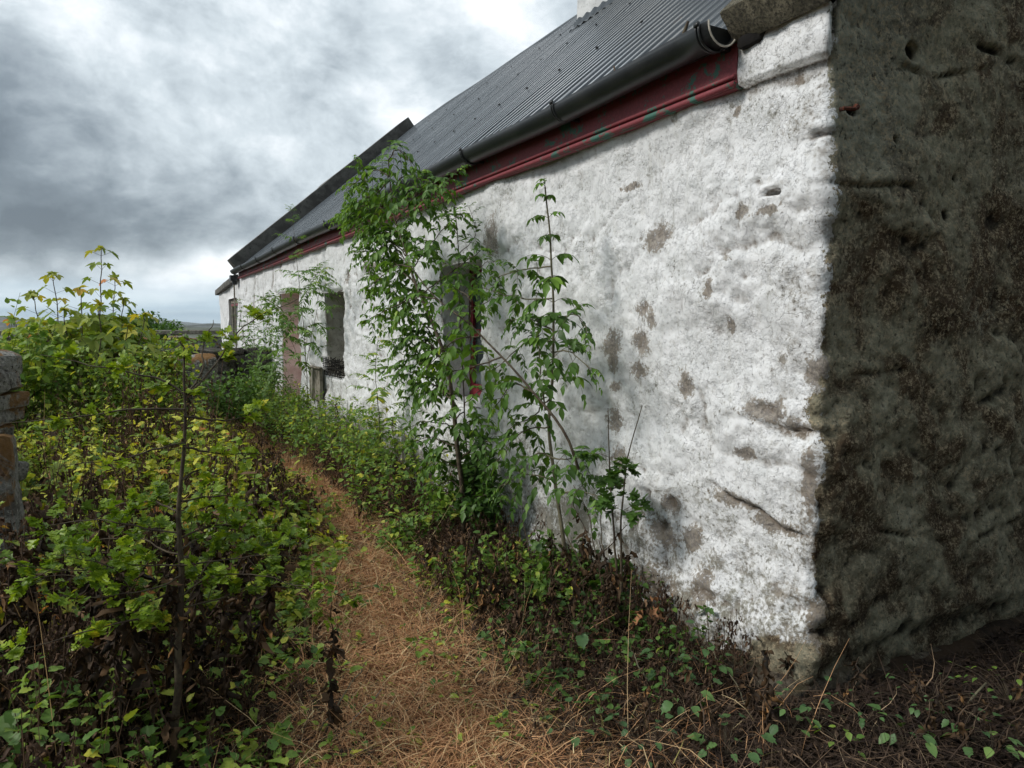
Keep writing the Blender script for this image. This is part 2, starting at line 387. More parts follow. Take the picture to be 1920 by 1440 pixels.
def ramp_leaf(name, stops, trans=.35, rough=.5, spec=.4, emm=0):
    m, t = mat(name); tint = attr(t, 'tint')
    n = t.noise(t.obj, 60, 3, .6)
    tt = t.math('ADD', tint, t.math('MULTIPLY', t.math('SUBTRACT', n, .5), .10))
    col = t.ramp(tt, stops)
    fin(t, col, rough, None, spec)
    tr = t.new('ShaderNodeBsdfTranslucent')
    t.put(tr.inputs[0], t.mix(1.0, col, (1.0, 1.0, .45), 'MULTIPLY') if trans > .2 else col)
    mxs = t.new('ShaderNodeMixShader'); mxs.inputs[0].default_value = trans
    t.l.new(t.b.outputs[0], mxs.inputs[1]); t.l.new(tr.outputs[0], mxs.inputs[2]); t.l.new(mxs.outputs[0], t.out.inputs[0])
    return m
G = lambda *a: list(a)
M_ASH = ramp_leaf('ash_leaf', G((0, (0.045, 0.099, 0.024)), (.45, (0.106, 0.219, 0.035)), (.85, (0.214, 0.372, 0.049)), (1, (0.428, 0.547, 0.079))), .38)
M_ROWAN = ramp_leaf('rowan_leaf', G((0, (0.072, 0.125, 0.038)), (.5, (0.143, 0.270, 0.056)), (.85, (0.263, 0.395, 0.085)), (1, (0.621, 0.582, 0.094))), .38)
M_HAW = ramp_leaf('hawthorn_leaf', G((0, (0.0621, 0.1120, 0.0176)), (.45, (0.1728, 0.2840, 0.0216)), (.85, (0.3470, 0.4660, 0.0288)), (1, (0.7547, 0.6680, 0.0440))), .38, .42, .5)
M_SYC = ramp_leaf('sycamore_leaf', G((0, (0.070, 0.132, 0.041)), (.4, (0.174, 0.284, 0.055)), (.75, (0.350, 0.405, 0.063)), (.92, (0.698, 0.547, 0.073)), (1, (0.720, 0.284, 0.092))), .4)
M_WEED = ramp_leaf('weed_leaf', G((0, (0.050, 0.109, 0.030)), (.35, (0.125, 0.240, 0.048)), (.65, (0.277, 0.408, 0.066)), (.88, (0.717, 0.696, 0.098)), (1, (0.720, 0.720, 0.086))), .38)
M_PALEW = ramp_leaf('bramble_leaf', G((0, (0.048, 0.105, 0.042)), (.4, (0.108, 0.210, 0.066)), (.8, (0.241, 0.378, 0.095)), (1, (0.676, 0.630, 0.152))), .3)
M_DEAD = ramp_leaf('withered_leaf', G((0, (0.0125, 0.0092, 0.0059)), (.5, (0.0425, 0.0253, 0.0127)), (.85, (0.1162, 0.0667, 0.0314)), (1, (0.3400, 0.1759, 0.0646))), .06, .75, .25)
M_DEADB = ramp_leaf('brown_withered_leaf', G((0, (0.038, 0.023, 0.015)), (.5, (0.114, 0.068, 0.042)), (.85, (0.247, 0.152, 0.085)), (1, (0.532, 0.342, 0.152))), .1, .75, .25)
M_STRAW = ramp_leaf('dry_grass_blade', G((0, (0.1265, 0.0547, 0.0244)), (.4, (0.4301, 0.2112, 0.0974)), (.75, (0.7337, 0.4224, 0.2125)), (.93, (0.8000, 0.6547, 0.3696)), (1, (0.3289, 0.2957, 0.0832))), .15, .7, .3)
M_LITTER = ramp_leaf('litter_twig', G((0, (0.022, 0.014, 0.011)), (.5, (0.072, 0.047, 0.031)), (.85, (0.216, 0.144, 0.090)), (1, (0.540, 0.396, 0.252))), .0, .8, .25)
M_BARK = plain('young_bark', (.05, .035, .025), (.10, .08, .05), 30, .8, .4, .002, (.16, .14, .10), 90, th3=(.6, .75))
M_BARKG = plain('greenish_bark', (.10, .09, .055), (.17, .155, .10), 18, .8, .4, .002, (.04, .035, .02), 60)
M_STALK = plain('dead_stalk', (.035, .023, .015), (.10, .068, .045), 30, .85)

# ------------------------------------------------------------ the ground
PY = np.array([0, 1.5, 2.3, 3.2, 4.2, 5.2, 6.6, 8.5, 12, 30]); PXc = np.array([.7, .78, .86, 1.08, 1.30, 1.42, 1.46, 1.42, 1.50, 1.5]); PH = np.array([.50, .52, .52, .44, .28, .17, .13, .13, .12, .12])
pc = lambda y: np.interp(y, PY, PXc); ph = lambda y: np.interp(y, PY, PH)
def gz(x, y):
    x = np.asarray(x, float); y = np.asarray(y, float)
    near = np.exp(-((x - 1) ** 2 + (y - 4) ** 2) / 90)
    off = sst(np.abs(x - pc(y)), ph(y), ph(y) + .5)
    return near * (fbm(x * 1.4, y * 1.4, 3, 4) * .03 + off * .035 + fbm(x * 9, y * 9, 8, 2) * .008) - .0
def ground():
    # one sheet: finely divided nearby, stretching to the horizon
    u = np.concatenate([-np.geomspace(9000, 6, 26), np.arange(-5.9, 6, .06), np.geomspace(6, 9000, 26)])
    vv = np.concatenate([-np.geomspace(9000, 4, 20), np.arange(-3.9, 13, .07), np.geomspace(13.1, 9000, 40)])
    X, Y = np.meshgrid(u, vv, indexing='ij'); Zg = gz(X, Y)
    far = sst(np.hypot(X, Y), 40, 400); Zg = Zg + far * fbm(X / 170, Y / 170, 31, 4) * 1.2 - far * 2.0
    V = np.stack([X, Y, Zg], -1).reshape(-1, 3); n, m_ = X.shape
    i = np.arange((n - 1) * (m_ - 1)); a = (i // (m_ - 1)) * m_ + i % (m_ - 1)
    Fa = np.stack([a, a + m_, a + m_ + 1, a + 1], 1)
    m, t = mat('soil_and_heath'); p = t.pos
    n1 = t.noise(p, 3, 8, .7); n2 = t.noise(p, 45, 7, .75); n3 = t.noise(p, .03, 9, .7)
    soil = t.mix(t.rng(n1, .4, .6), (.020, .014, .010), (.055, .036, .022)); soil = t.mix(t.rng(n2, .55, .7), soil, (.13, .085, .05))
    gg = t.math('SUBTRACT', t.sep(p)[0], 0)
    straw = t.mix(t.rng(n2, .35, .65), (.17, .095, .052), (.33, .20, .115))
    pathf = attr(t, 'path')
    soil = t.mix(t.math('MULTIPLY', pathf, t.rng(n1, .3, .5, .5, 1)), soil, straw)
    heath = t.mix(t.rng(n3, .42, .58), (.075, .09, .05), (.17, .175, .16)); heath = t.mix(t.rng(t.noise(p, .4, 6, .7), .5, .62), heath, (.05, .06, .03))
    d = t.vmath('LENGTH', p)
    col = t.mix(t.rng(d, 14, 26), soil, heath)
    fin(t, col, .95, t.bump(n2, .8, .02), .15)
    pa = 1 - sst(np.abs(X - pc(Y)), ph(Y) - .1, ph(Y) + .12)
    o = link('ground', V, Fa, m, attrs={'path': pa.ravel()}); tag(o, kind='structure'); return o
ground()
def hills():
    m, t = mat('distant_rocky_heath'); p = t.pos
    n = t.noise(t.scale(p, (1, 1, 4)), .02, 9, .7)
    fin(t, t.mix(t.rng(n, .42, .6), (.075, .085, .07), (.19, .20, .20)), .95, None, .1)
    def ridge(name, D, az0, az1, hf, mt):
        az = np.linspace(az0, az1, 160); V = []; 
        for k, (dd, hh) in enumerate([(1, 0), (1.03, .45), (1.07, .8), (1.12, 1), (1.2, .9), (1.35, 0)]):
            h = hf(az) * hh * (1 + .12 * pn(az * 40, k * 3.3, 5))
            V.append(np.stack([np.sin(az) * D * dd, np.cos(az) * D * dd, h - 3], 1))
        V = np.concatenate(V); n = len(az)
        Fa = np.array([(r * n + i, r * n + i + 1, (r + 1) * n + i + 1, (r + 1) * n + i) for r in range(5) for i in range(n - 1)])
        tag(link(name, V, Fa, mt), kind='structure')
    ridge('heath_hills', 900, -.55, .30, lambda a: 3.5 + 15 * sst(-a, .02, .20) + 4 * fbm(a * 14, a * 0, 3, 4), m)
    m2, t2 = mat('far_headland'); fin(t2, (.10, .11, .09), .95, None, .1)
    ridge('headland', 5200, -.14, .26, lambda a: 8 + 52 * np.exp(-((a - .015) / .05) ** 2) + 30 * np.exp(-((a + .10) / .05) ** 2) + 6 * fbm(a * 30, a * 0, 7, 3), m2)
hills()

# ------------------------------------------------------------ the cottage
W, YC = 2.323, 1.80          # plane of the long wall, near corner
YE = 16.72; TAN = .86; EV = 2.66
XR = 6.3; ZR = EV + TAN * (XR - W); XB = 2 * XR - W
cot = thing('whitewashed_cottage', (W, YC, 0), 'long whitewashed stone cottage with dark corrugated roof and mossy dark gable', 'cottage')
OPEN = [(4.68, 5.47, .88, 1.97), (8.36, 9.27, .86, 1.90), (10.72, 12.15, -.05, 1.99)]
def poly_d(S, Zv, pts):
    best = np.full(S.shape, 9.); sgn = np.zeros(S.shape)
    for (a0, b0), (a1, b1) in zip(pts[:-1], pts[1:]):
        dx_, dz_ = a1 - a0, b1 - b0; L2 = dx_ * dx_ + dz_ * dz_
        t = np.clip(((S - a0) * dx_ + (Zv - b0) * dz_) / L2, 0, 1); qx, qz = a0 + t * dx_, b0 + t * dz_
        d = np.hypot(S - qx, Zv - qz); near = d < best; best = np.where(near, d, best); sgn = np.where(near, np.sign(Zv - qz), sgn)
    return best, sgn
def wp(px, py): q = atx(px, py, W); return (q[1] - YC, q[2])
def gp(px, py): q = aty(px, py, YC); return (-(q[0] - W), q[2])
LEDGE = [([wp(*q) for q in l], a) for l, a in [
    ([(1340, 905), (1375, 935), (1425, 955), (1462, 990), (1515, 1002)], 1.3), ([(1408, 778), (1450, 800), (1520, 806)], 1.2),
    ([(1225, 922), (1250, 932), (1278, 930)], .9), ([(1050, 765), (1110, 768), (1190, 778)], .5), ([(1430, 340), (1480, 350), (1540, 345)], .8),
    ([(1180, 1060), (1250, 1110), (1290, 1050)], .7), ([(1385, 820), (1405, 850), (1400, 900)], .6), ([(1290, 640), (1340, 610), (1400, 600)], .5),
    ([(1500, 245), (1530, 250), (1560, 246)], .9), ([(1440, 1255), (1490, 1275), (1540, 1300)], 1.3),
    ([(1130, 420), (1160, 380), (1220, 355)], .4), ([(1265, 255), (1330, 225), (1400, 190)], .3)]]
LEDGE += [([gp(*q) for q in l], a) for l, a in [
    ([(1535, 248), (1580, 246), (1600, 240)], 1.2), ([(1560, 345), (1640, 350), (1700, 345)], .8), ([(1540, 1300), (1640, 1310), (1760, 1290), (1900, 1250)], 1.8),
    ([(1700, 120), (1760, 140), (1900, 110)], .9), ([(1520, 1000), (1640, 990), (1760, 1010)], .9), ([(1820, 1010), (1900, 970)], 1.2), ([(1600, 700), (1700, 690)], .6)]]
PITS = [(wp(1460, 368), .045, .016, .06), (wp(1235, 440), .05, .05, .012), (wp(1205, 640), .04, .06, .014), (wp(1210, 575), .03, .04, .012), (wp(1290, 730), .02, .05, .012),
        (wp(1440, 765), .05, .03, .015), (wp(1345, 545), .008, .03, .012), (wp(1265, 945), .03, .03, .02),
        (wp(653, 520), .10, .09, .05), (wp(700, 500), .05, .05, .03),
        (gp(1715, 95), .05, .035, .08), (gp(1675, 262), .02, .015, .05), (gp(1790, 340), .014, .014, .05), (gp(1766, 404), .018, .02, .06),
        (gp(1592, 203), .035, .012, .05), (gp(1690, 460), .10, .06, .02), (gp(1865, 420), .09, .05, .02), (gp(1700, 1180), .06, .05, .03), (gp(1870, 560), .06, .10, .02), (gp(1850, 90), .10, .02, .03)]
def hdisp(S, Zv):
    S0, Z0 = S, Zv
    wx, wz = fbm(S * 2.2, Zv * 2.2, 41, 3) * .10, fbm(S * 2.2, Zv * 2.2, 51, 3) * .08
    f1, f2, idv = worley((S + wx) / .46, (Zv + wz) / .29, 11)
    edge = f2 - f1
    area = sst(fbm(S / .8, Zv / .6, 61, 3), -.5, .5)
    gab = sst(S, 0.02, -.05)
    dome = np.sqrt(np.clip(edge * 1.7, 0, 1)) * (.35 + .65 * idv)
    g1, g2, gi = worley((S + wx * .6) / .19, (Zv + wz * .6) / .15, 77)
    dome2 = np.sqrt(np.clip((g2 - g1) * 2.2, 0, 1)) * gi
    smooth_top = sst(Zv, 2.0, 2.35)                    # better rendered under the eaves
    k = (1 - .65 * smooth_top)
    h = .030 * fbm(S / 1.1, Zv / .8, 1, 2) + .014 * fbm(S / .36, Zv / .3, 2, 3)
    h = h + dome * (.010 + .027 * area) * k + dome2 * .012 * area * k
    h = h + .0075 * fbm(S / .085, Zv / .075, 5, 4, .6) * (.5 + .9 * area) * k + .0025 * (1 - np.abs(fbm(S / .11, Zv / .10, 9, 4, .6))) ** 3 * k
    p1, p2, pi_ = worley(S / .13, Zv / .11, 91)
    h = h - .008 * np.exp(-(p1 / .13) ** 2) * (pi_ > .72) * k
    for pts, a in LEDGE:
        smin, smax = min(q[0] for q in pts) - .3, max(q[0] for q in pts) + .3
        d, sg = poly_d(S + wx * .12, Zv + wz * .12, pts)
        a = a * (.15 + .85 * sst(pn(S * 5, Zv * 5, 333), -.35, .35)) * 1.1
        h = h - .016 * a * np.exp(-(d / .013) ** 2) + .016 * a * np.exp(-d / .07) * (sg > 0) - .006 * a * np.exp(-d / .05) * (sg < 0)
    for (ps, pz), rs, rz_, dep in PITS:
        q = np.hypot((S + wx * .2 - ps) / rs, (Zv + wz * .2 - pz) / rz_)
        h = h - dep * (1 - sst(q, .45, 1.25))
    # kneeler block under the cope
    h = h + .040 * sst(S, .415, .405) * sst(S, .0, .004) * sst(Zv, 2.475, 2.482)
    h = h + gab * .006 * fbm(S / .05, Zv / .05, 23, 3)
    # undercut and boulder footing at the corner
    h = h + .045 * sst(Zv, .34, .02) * (1 - .5 * gab) - .05 * gab * sst(Zv, .22, .12)
    for (s0, s1, z0, z1) in OPEN:
        s0 -= YC; s1 -= YC
        ds = np.maximum(np.maximum(s0 - S, S - s1), 0); dz_ = np.maximum(np.maximum(z0 - Zv, Zv - z1), 0); d = np.hypot(ds, dz_)
        h = h - .03 * np.exp(-(d / .028) ** 2)
    return h
def wall_pt(S, Zv, ztop):
    r = .034
    cw = .030 * pn(Zv / .45, Zv * 0 + 2.2, 13) + .014 * pn(Zv / .12, Zv * 0 + 9.2, 14)      # wandering corner
    arc = np.clip((S + r) / (2 * r), 0, 1) * (np.pi / 2)       # 0 on gable, pi/2 on front
    cx, cy = W + r, YC + r
    nx, ny = -np.sin(arc), -np.cos(arc)
    X = cx + nx * r + np.where(S < -r, -(S + r), 0); Y = cy + ny * r + np.where(S > r, S - r, 0)
    h = hdisp(S, Zv)
    fall = np.exp(-(S / .16) ** 2)
    batter = .0
    X = X + nx * h + cw * fall; Y = Y + ny * h + cw * fall * .9
    for (s0, s1, z0, z1) in OPEN:                        # uneven opening outlines
        a = np.exp(-((Y - s0) / .05) ** 2) + np.exp(-((Y - s1) / .05) ** 2)
        Y = Y + a * (.022 * pn(Zv / .35, Zv * 0 + s0, 71) + .010 * pn(Zv / .1, Zv * 0 + s1, 72)) * (Zv < z1 + .1)
    return X, Y, h
def grid_axis(segs):
    out = [np.linspace(a, b, max(2, int(round((b - a) / st)) + 1))[:-1] for a, b, st in segs]
    return np.concatenate(out + [np.array([segs[-1][1]])])
O = OPEN
sa = grid_axis([(-(XB - W), -1.9, .16), (-1.9, .5, .0105), (.5, O[0][0] - YC, .012), (O[0][0] - YC, O[0][1] - YC, .013), (O[0][1] - YC, 5.2, .02), (5.2, O[1][0] - YC, .03),
                (O[1][0] - YC, O[1][1] - YC, .03), (O[1][1] - YC, O[2][0] - YC, .04), (O[2][0] - YC, O[2][1] - YC, .05), (O[2][1] - YC, YE - YC, .07)])
zb = sorted({-.05, O[0][2], O[0][3], O[1][2], O[1][3], O[2][3], EV})
za = grid_axis([(a, b, .0125) for a, b in zip(zb[:-1], zb[1:])])
za = np.unique(np.round(za, 5))
SS, Z1 = np.meshgrid(sa, za, indexing='ij')
ztop = np.where(SS < 0, EV + TAN * np.minimum(-SS, 2 * (XR - W) + SS), EV)
ztop = np.where(SS < 0, np.maximum(ztop, EV), ztop)
ZV = -.05 + (Z1 + .05) / (EV + .05) * (ztop + .05)
Xw, Yw, Hw = wall_pt(SS, ZV, ztop)
# hollow map: height minus local mean
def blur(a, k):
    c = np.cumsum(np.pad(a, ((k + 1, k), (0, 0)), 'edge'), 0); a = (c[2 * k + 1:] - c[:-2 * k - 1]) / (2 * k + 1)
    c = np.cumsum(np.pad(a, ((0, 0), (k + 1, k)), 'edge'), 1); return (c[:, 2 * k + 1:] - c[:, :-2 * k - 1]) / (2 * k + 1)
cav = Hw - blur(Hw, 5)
BARE = np.zeros(SS.shape)
for px_, py_, rx_, rz_ in [(1235, 445, 34, 34), (1205, 640, 24, 40), (1212, 580, 22, 22), (1228, 600, 12, 25), (1290, 722, 18, 38), (1440, 768, 62, 30), (1345, 540, 8, 28), (1250, 1000, 40, 40), (1195, 695, 30, 22), (1145, 655, 22, 60), (1150, 790, 20, 30), (1165, 860, 22, 30),
                           (1262, 945, 30, 26), (1375, 935, 55, 22), (1450, 985, 60, 25), (1425, 1265, 48, 60), (1300, 1010, 25, 35), (1375, 610, 14, 25), (1150, 725, 14, 14), (1505, 800, 40, 30), (1530, 700, 30, 60), (1400, 850, 26, 18), (1460, 395, 38, 14), (1410, 400, 20, 20), (1500, 150, 12, 10),
                           (1180, 350, 30, 12), (1385, 210, 8, 14), (1520, 900, 18, 80), (1530, 1180, 26, 70), (1330, 1100, 40, 50), (1240, 1090, 50, 40), (700, 500, 18, 20), (655, 520, 10, 16), (930, 450, 20, 60), (1240, 1130, 30, 30), (1500, 1290, 60, 30)]:
    a_, b_ = wp(px_, py_), wp(px_ + rx_, py_); c_ = wp(px_, py_ - rz_)
    BARE = np.maximum(BARE, np.exp(-(((SS - a_[0]) / (abs(b_[0] - a_[0]) + 1e-3)) ** 2 + ((ZV - a_[1]) / (c_[1] - a_[1])) ** 2)))
nz_ = len(za); idx = np.arange(len(sa) * nz_).reshape(len(sa), nz_)
Vw = np.stack([Xw, Yw, ZV], -1).reshape(-1, 3)
keep = np.ones((len(sa) - 1, nz_ - 1), bool)
rings = []
for (y0, y1, z0, z1) in OPEN:
    i0, i1 = np.argmin(abs(sa - (y0 - YC))), np.argmin(abs(sa - (y1 - YC))); j0, j1 = np.argmin(abs(za - z0)), np.argmin(abs(za - z1))
    keep[i0:i1, j0:j1] = False
    ring = [idx[i, j0] for i in range(i0, i1)] + [idx[i1, j] for j in range(j0, j1)] + [idx[i, j1] for i in range(i1, i0, -1)] + [idx[i0, j] for j in range(j1, j0, -1)]
    rings.append(np.array(ring))
ii, jj = np.nonzero(keep)
Fw = np.stack([idx[ii, jj], idx[ii, jj + 1], idx[ii + 1, jj + 1], idx[ii + 1, jj]], 1)
mi = [np.zeros(len(Fw), int)]; VV = [Vw]; FF = [Fw]; base = len(Vw); sAttr = [SS.ravel()]; cAttr = [cav.ravel()]
for k, ring in enumerate(rings):
    y0, y1, z0, z1 = OPEN[k]; yc, zc_ = (y0 + y1) / 2, (z0 + z1) / 2
    P0 = Vw[ring]; prev = ring; deps = [.03, .07, .12, .18, .24, .30, .36, .42][: (6 if k == 0 else 8)]
    for dpt in deps:
        P = P0.copy(); P[:, 0] = W + dpt + .0 * P[:, 0]
        ny_ = pn(P[:, 2] / .14, np.full(len(P), dpt / .14 + k * 5), 201) * .012 + pn(P[:, 2] / .3 + P[:, 1] / .3, np.full(len(P), dpt / .3), 203) * .018 * (2 if k == 1 else .6)
        P[:, 1] += ny_ * np.sign(P[:, 1] - yc) ; P[:, 2] += ny_ * .6
        ids = base + np.arange(len(ring)); VV.append(P); base += len(P); sAttr.append(np.full(len(P), 3.)); cAttr.append(np.zeros(len(P)))
        nx_ = np.roll(np.arange(len(ring)), -1)
        FF.append(np.stack([prev, prev[nx_], ids[nx_], ids], 1)); mi.append(np.full(len(ring), 0 if dpt < .05 else (0, 2, 1)[k])); prev = ids
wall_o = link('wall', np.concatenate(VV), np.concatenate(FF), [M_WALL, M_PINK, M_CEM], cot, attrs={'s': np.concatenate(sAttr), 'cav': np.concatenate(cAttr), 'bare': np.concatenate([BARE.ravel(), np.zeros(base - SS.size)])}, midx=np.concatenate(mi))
tag(wall_o, 'lumpy whitewashed front wall turning into a dark mossy gable')
# back and far gable walls
b = MB(); b.box((XB, YC + .4, -.05), (XB + .4, YE, EV)); b.link('back_wall', M_CHIM, cot)
b = MB(); f_ = [(W + .02, 0), (XB, 0), (XB, EV), (XR, ZR + .12), (W + .02, EV)]
b.add([(x, YE - .4, z) for x, z in f_] + [(x, YE, z) for x, z in f_], [(0, 1, 2, 3, 4), (9, 8, 7, 6, 5)] + [(i, (i + 1) % 5, (i + 1) % 5 + 5, i + 5) for i in range(5)]); b.link('far_gable_wall', M_CHIM, cot)
# window
Y0, Y1, Z0, Z1_ = OPEN[0]; xi = W + .27
win = MB()
win.box((xi, Y0 - .02, Z0 + .02), (xi + .05, Y0 + .075, Z1_ + .02)); win.box((xi, Y1 - .075, Z0 + .02), (xi + .05, Y1 + .02, Z1_ + .02))
win.box((xi + .001, Y0 + .075, Z0 + .02), (xi + .049, Y1 - .075, Z0 + .12)); win.box((xi + .001, Y0 + .075, Z1_ - .06), (xi + .049, Y1 - .075, Z1_ + .02))
win.box((xi + .008, (Y0 + Y1) / 2 - .02, Z0 + .12), (xi + .042, (Y0 + Y1) / 2 + .02, Z1_ - .06)); win.box((xi - .006, Y0 + .075, 1.40), (xi + .044, Y1 - .075, 1.46))
wo_ = win.link('window', M_REDW, cot); tag(wo_, 'deep set window with dark red flaking frame')
b = MB(); b.box((xi + .022, Y0 + .07, Z0 + .1), (xi + .028, Y1 - .07, Z1_ - .05)); b.link('pane', M_GLASS, wo_)
v_, f_ = rough_block((W + .01, Y0 - .02, Z0 - .06), (xi + .02, Y1 + .02, Z0 + .012), .006, 4, .04, .015); link('sill', v_, f_, M_CHIM, wo_)
# blocked opening and doorway backs
b = MB(); b.box((W + .425, O[1][0] - .1, O[1][2] - .1), (W + .50, O[1][1] + .1, O[1][3] + .1)); tag(b.link('window_opening', M_CEM, cot), 'cement blocked window opening beside the doorway')
b = MB()
for k in range(7): b.box((W + .425 + .004 * (k % 2), O[2][0] - .06 + k * .222, -.02), (W + .46 + .004 * (k % 2), O[2][0] + .155 + k * .222, O[2][3] + .05))
dr = b.link('door', M_PINK, cot); tag(dr, 'pinkish plank door deep in the doorway')
b = MB(); b.tube([(W + .40, 10.95, 1.0), (W + .37, 10.95, 1.0), (W + .37, 11.07, 1.0), (W + .42, 11.07, 1.0)], .009, 6); b.link('handle', M_RUST, dr)
# kneeler crack + cope
def slab_along(name, x0, x1, y0, y1, zoff, th, m, seed, amp, step=.05, parent=cot):
    L = math.hypot(x1 - x0, TAN * (x1 - x0)); a = math.atan(TAN)
    V, F = rough_block((0, y0, 0), (L, y1, th), amp, seed, step, .02)
    V2 = V.copy(); V2[:, 0] = x0 + V[:, 0] * math.cos(a) - V[:, 2] * math.sin(a); V2[:, 2] = EV + TAN * (x0 - W) + zoff + V[:, 0] * math.sin(a) + V[:, 2] * math.cos(a)
    return link(name, V2, F, m, parent)
for k, (xa, xb) in enumerate([(2.30, 3.18), (3.19, 4.3), (4.31, 5.3), (5.31, 6.33)]):
    slab_along('cope_stone', xa - .04, xb - .05, YC - .045, YC + .41, .035, .15, M_COPE, 10 + k, .017, .03 if k == 0 else .08)
o_ = slab_along('gable_cope', W - .02, XR + .05, YE - .42, YE + .04, .03, .30, M_COPED, 31, .028, .10); tag(o_, 'dark raised cope along the far gable')
# corrugated roof
pit = .140
ys = (np.arange(16, int((YE - .4) / pit))[:, None] * pit + pit * np.array([0, .035, .07, .105, .14, .2, .3, .38, .42, .455, .49, .525, .56, .66, .78, .9])).ravel(); rows = np.linspace(0, 1, 28)
YS, RR = np.meshgrid(ys, rows, indexing='ij')
xe = W - .11
Xr = xe + RR * (XR - xe); sag = -.05 * np.sin(np.pi * RR) * (.5 + .5 * pn(YS / 3.1, RR * 2, 301)) + .012 * pn(YS / .8, RR * 4, 303)
ph_ = np.mod(YS / pit, 1.0)
sheet = .004 * ((np.floor(YS / .66) % 2) == 0)
Zr = EV + .080 + TAN * (Xr - W) + sag + .020 * (sst(ph_, .0, .14) - sst(ph_, .42, .56)) + sheet + .012 * (RR > .55)
ny2 = len(rows); idr = np.arange(len(ys) * ny2).reshape(len(ys), ny2)
Fr = np.stack([idr[:-1, :-1].ravel(), idr[:-1, 1:].ravel(), idr[1:, 1:].ravel(), idr[1:, :-1].ravel()], 1)
roof = link('roof', np.stack([Xr, YS, Zr], -1), Fr, M_ROOF, cot); tag(roof, 'dark grey corrugated iron roof with rusty bolts')
b = MB(); b.add([(XR, YC + .36, ZR + .03), (XR, YE - .36, ZR + .03), (XB + .1, YE - .36, EV - .05), (XB + .1, YC + .36, EV - .05)], [(0, 1, 2, 3)]); b.link('rear_roof', M_ROOF, cot)
b = MB(); yy = np.linspace(YC + .4, YE - .38, 60); zz = ZR + .085 + .02 * pn(yy / 2.2, yy * 0, 305)
b.tube(np.stack([yy * 0 + XR, yy, zz - .02], 1), .055, 8); b.link('ridge_cap', M_ROOF, roof, True)
bb = MB(); bb.tube([(0, 0, -.004), (0, 0, .010)], .011, 6); first = None
for rr in (.03, .30, .56, .80):
    for k in range(22 if rr < .5 else 18):
        yb = .140 * 17.37 + (k + (.3 if rr == .3 else 0)) * pit * (4 if k < 12 else 6) - (0 if k < 12 else pit * 24)
        x_ = xe + rr * (XR - xe); z_ = EV + .070 + TAN * (x_ - W) - .05 * math.sin(math.pi * rr) * .5 + .036 + (.012 if rr > .55 else 0)
        if yb > YE - .6: continue
        if first is None: first = bb.link('roof_bolt', M_LEAD, None); first.parent = roof; q = first
        else: q = first.copy(); COL.objects.link(q); q.parent = roof
        q.location = (x_ - W, yb - YC, z_); q.rotation_euler = (0, -math.atan(TAN), 0)
# fascia with moulding
b = MB(); b.box((W - .052, YC + .408, 2.475), (W - .012, YE - .42, 2.655)); fas = b.link('fascia', M_RED, cot); tag(fas, 'red fascia board with green paint showing through')
b = MB(); yy = np.linspace(YC + .41, YE - .42, 90)
for dx_, z_, r_ in ((-.062, 2.488, .015), (-.060, 2.520, .010)): b.tube(np.stack([yy * 0 + W + dx_, yy, yy * 0 + z_], 1), r_, 8)
b.link('moulding', M_RED, fas, True)
# gutter
gx, gzc, gr = W - .142, 2.700, .080
ang = np.linspace(-.05, np.pi + .05, 15); yy = np.linspace(YC + .40, YE - .40, 70)
V = []; 
for y_ in yy:
    sg = .006 * math.sin(y_ * 1.3) + .01 * float(pn(y_ / 1.4, 3.3, 401)) - .004 * (y_ - 2)
    for r_ in (gr, gr - .005):
        for a_ in ang: V.append((gx + r_ * math.cos(a_), y_, gzc + sg - r_ * math.sin(a_)))
n_ = len(ang); F = []
for i in range(len(yy) - 1):
    for k in range(n_ - 1):
        a_ = i * 2 * n_ + k; F.append((a_, a_ + 1, a_ + 1 + 2 * n_, a_ + 2 * n_)); c_ = a_ + n_; F.append((c_, c_ + 2 * n_, c_ + 1 + 2 * n_, c_ + 1))
    for e_ in (0, n_ - 1): a_ = i * 2 * n_ + e_; F.append((a_, a_ + n_, a_ + n_ + 2 * n_, a_ + 2 * n_))
for i in (0, len(yy) - 1):
    for k in range(n_ - 1): a_ = i * 2 * n_ + k; F.append((a_, a_ + 1, a_ + 1 + n_, a_ + n_))
c0_ = len(V); V += [(gx + (gr - .004) * math.cos(a_), YC + .425, gzc - (gr - .004) * math.sin(a_)) for a_ in ang]; F.append(tuple(range(c0_, c0_ + n_)))  # inset dark disc added to stand for the gutter's shaded inside
gut = link('gutter', V, F, M_PLAST, cot); tag(gut, 'black half round gutter sagging under the eaves')
b = MB(); aa = np.linspace(-.1, np.pi + .1, 14); b.tube([(gx + (gr - .001) * math.cos(q), YC + .398, gzc - (gr - .001) * math.sin(q)) for q in aa], .004, 6); b.link('gutter_rim', M_WHITEP, gut)
fb = None
for y_ in (2.25, 3.36, 4.54, 5.75, 7.0, 8.28, 9.94, 11.5, 13.06, 14.8):
    if fb is None:
        b = MB(); b.tube([(gx + (gr + .004) * math.cos(q), y_, gzc - (gr + .004) * math.sin(q) ) for q in aa], .006, 6)
        b.tube([(gx + (gr + .004) * math.cos(q), y_ + .018, gzc - (gr + .004) * math.sin(q) ) for q in aa], .005, 6)
        b.box((gx + .03, y_ - .006, gzc - .07), (W - .052, y_ + .024, gzc - .055)); b.box((gx - gr - .012, y_ - .004, gzc), (gx - gr - .002, y_ + .022, gzc + .018))
        fb = b.link('gutter_bracket', M_PLAST, gut, True); y_b = y_
    else:
        q = fb.copy(); COL.objects.link(q); q.parent = gut; q.location = (0, y_ - y_b, .006 * math.sin(y_ * 1.3) - .004 * (y_ - 2))
# black block painting in the shaded hollow at the gutter's near end
v_, f_ = rough_block((W - .075, YC + .27, 2.615), (W + .02, YC + .385, 2.69), .012, 61, .02, .02); link('shaded_hollow_block', v_, f_, M_BLACK, cot)
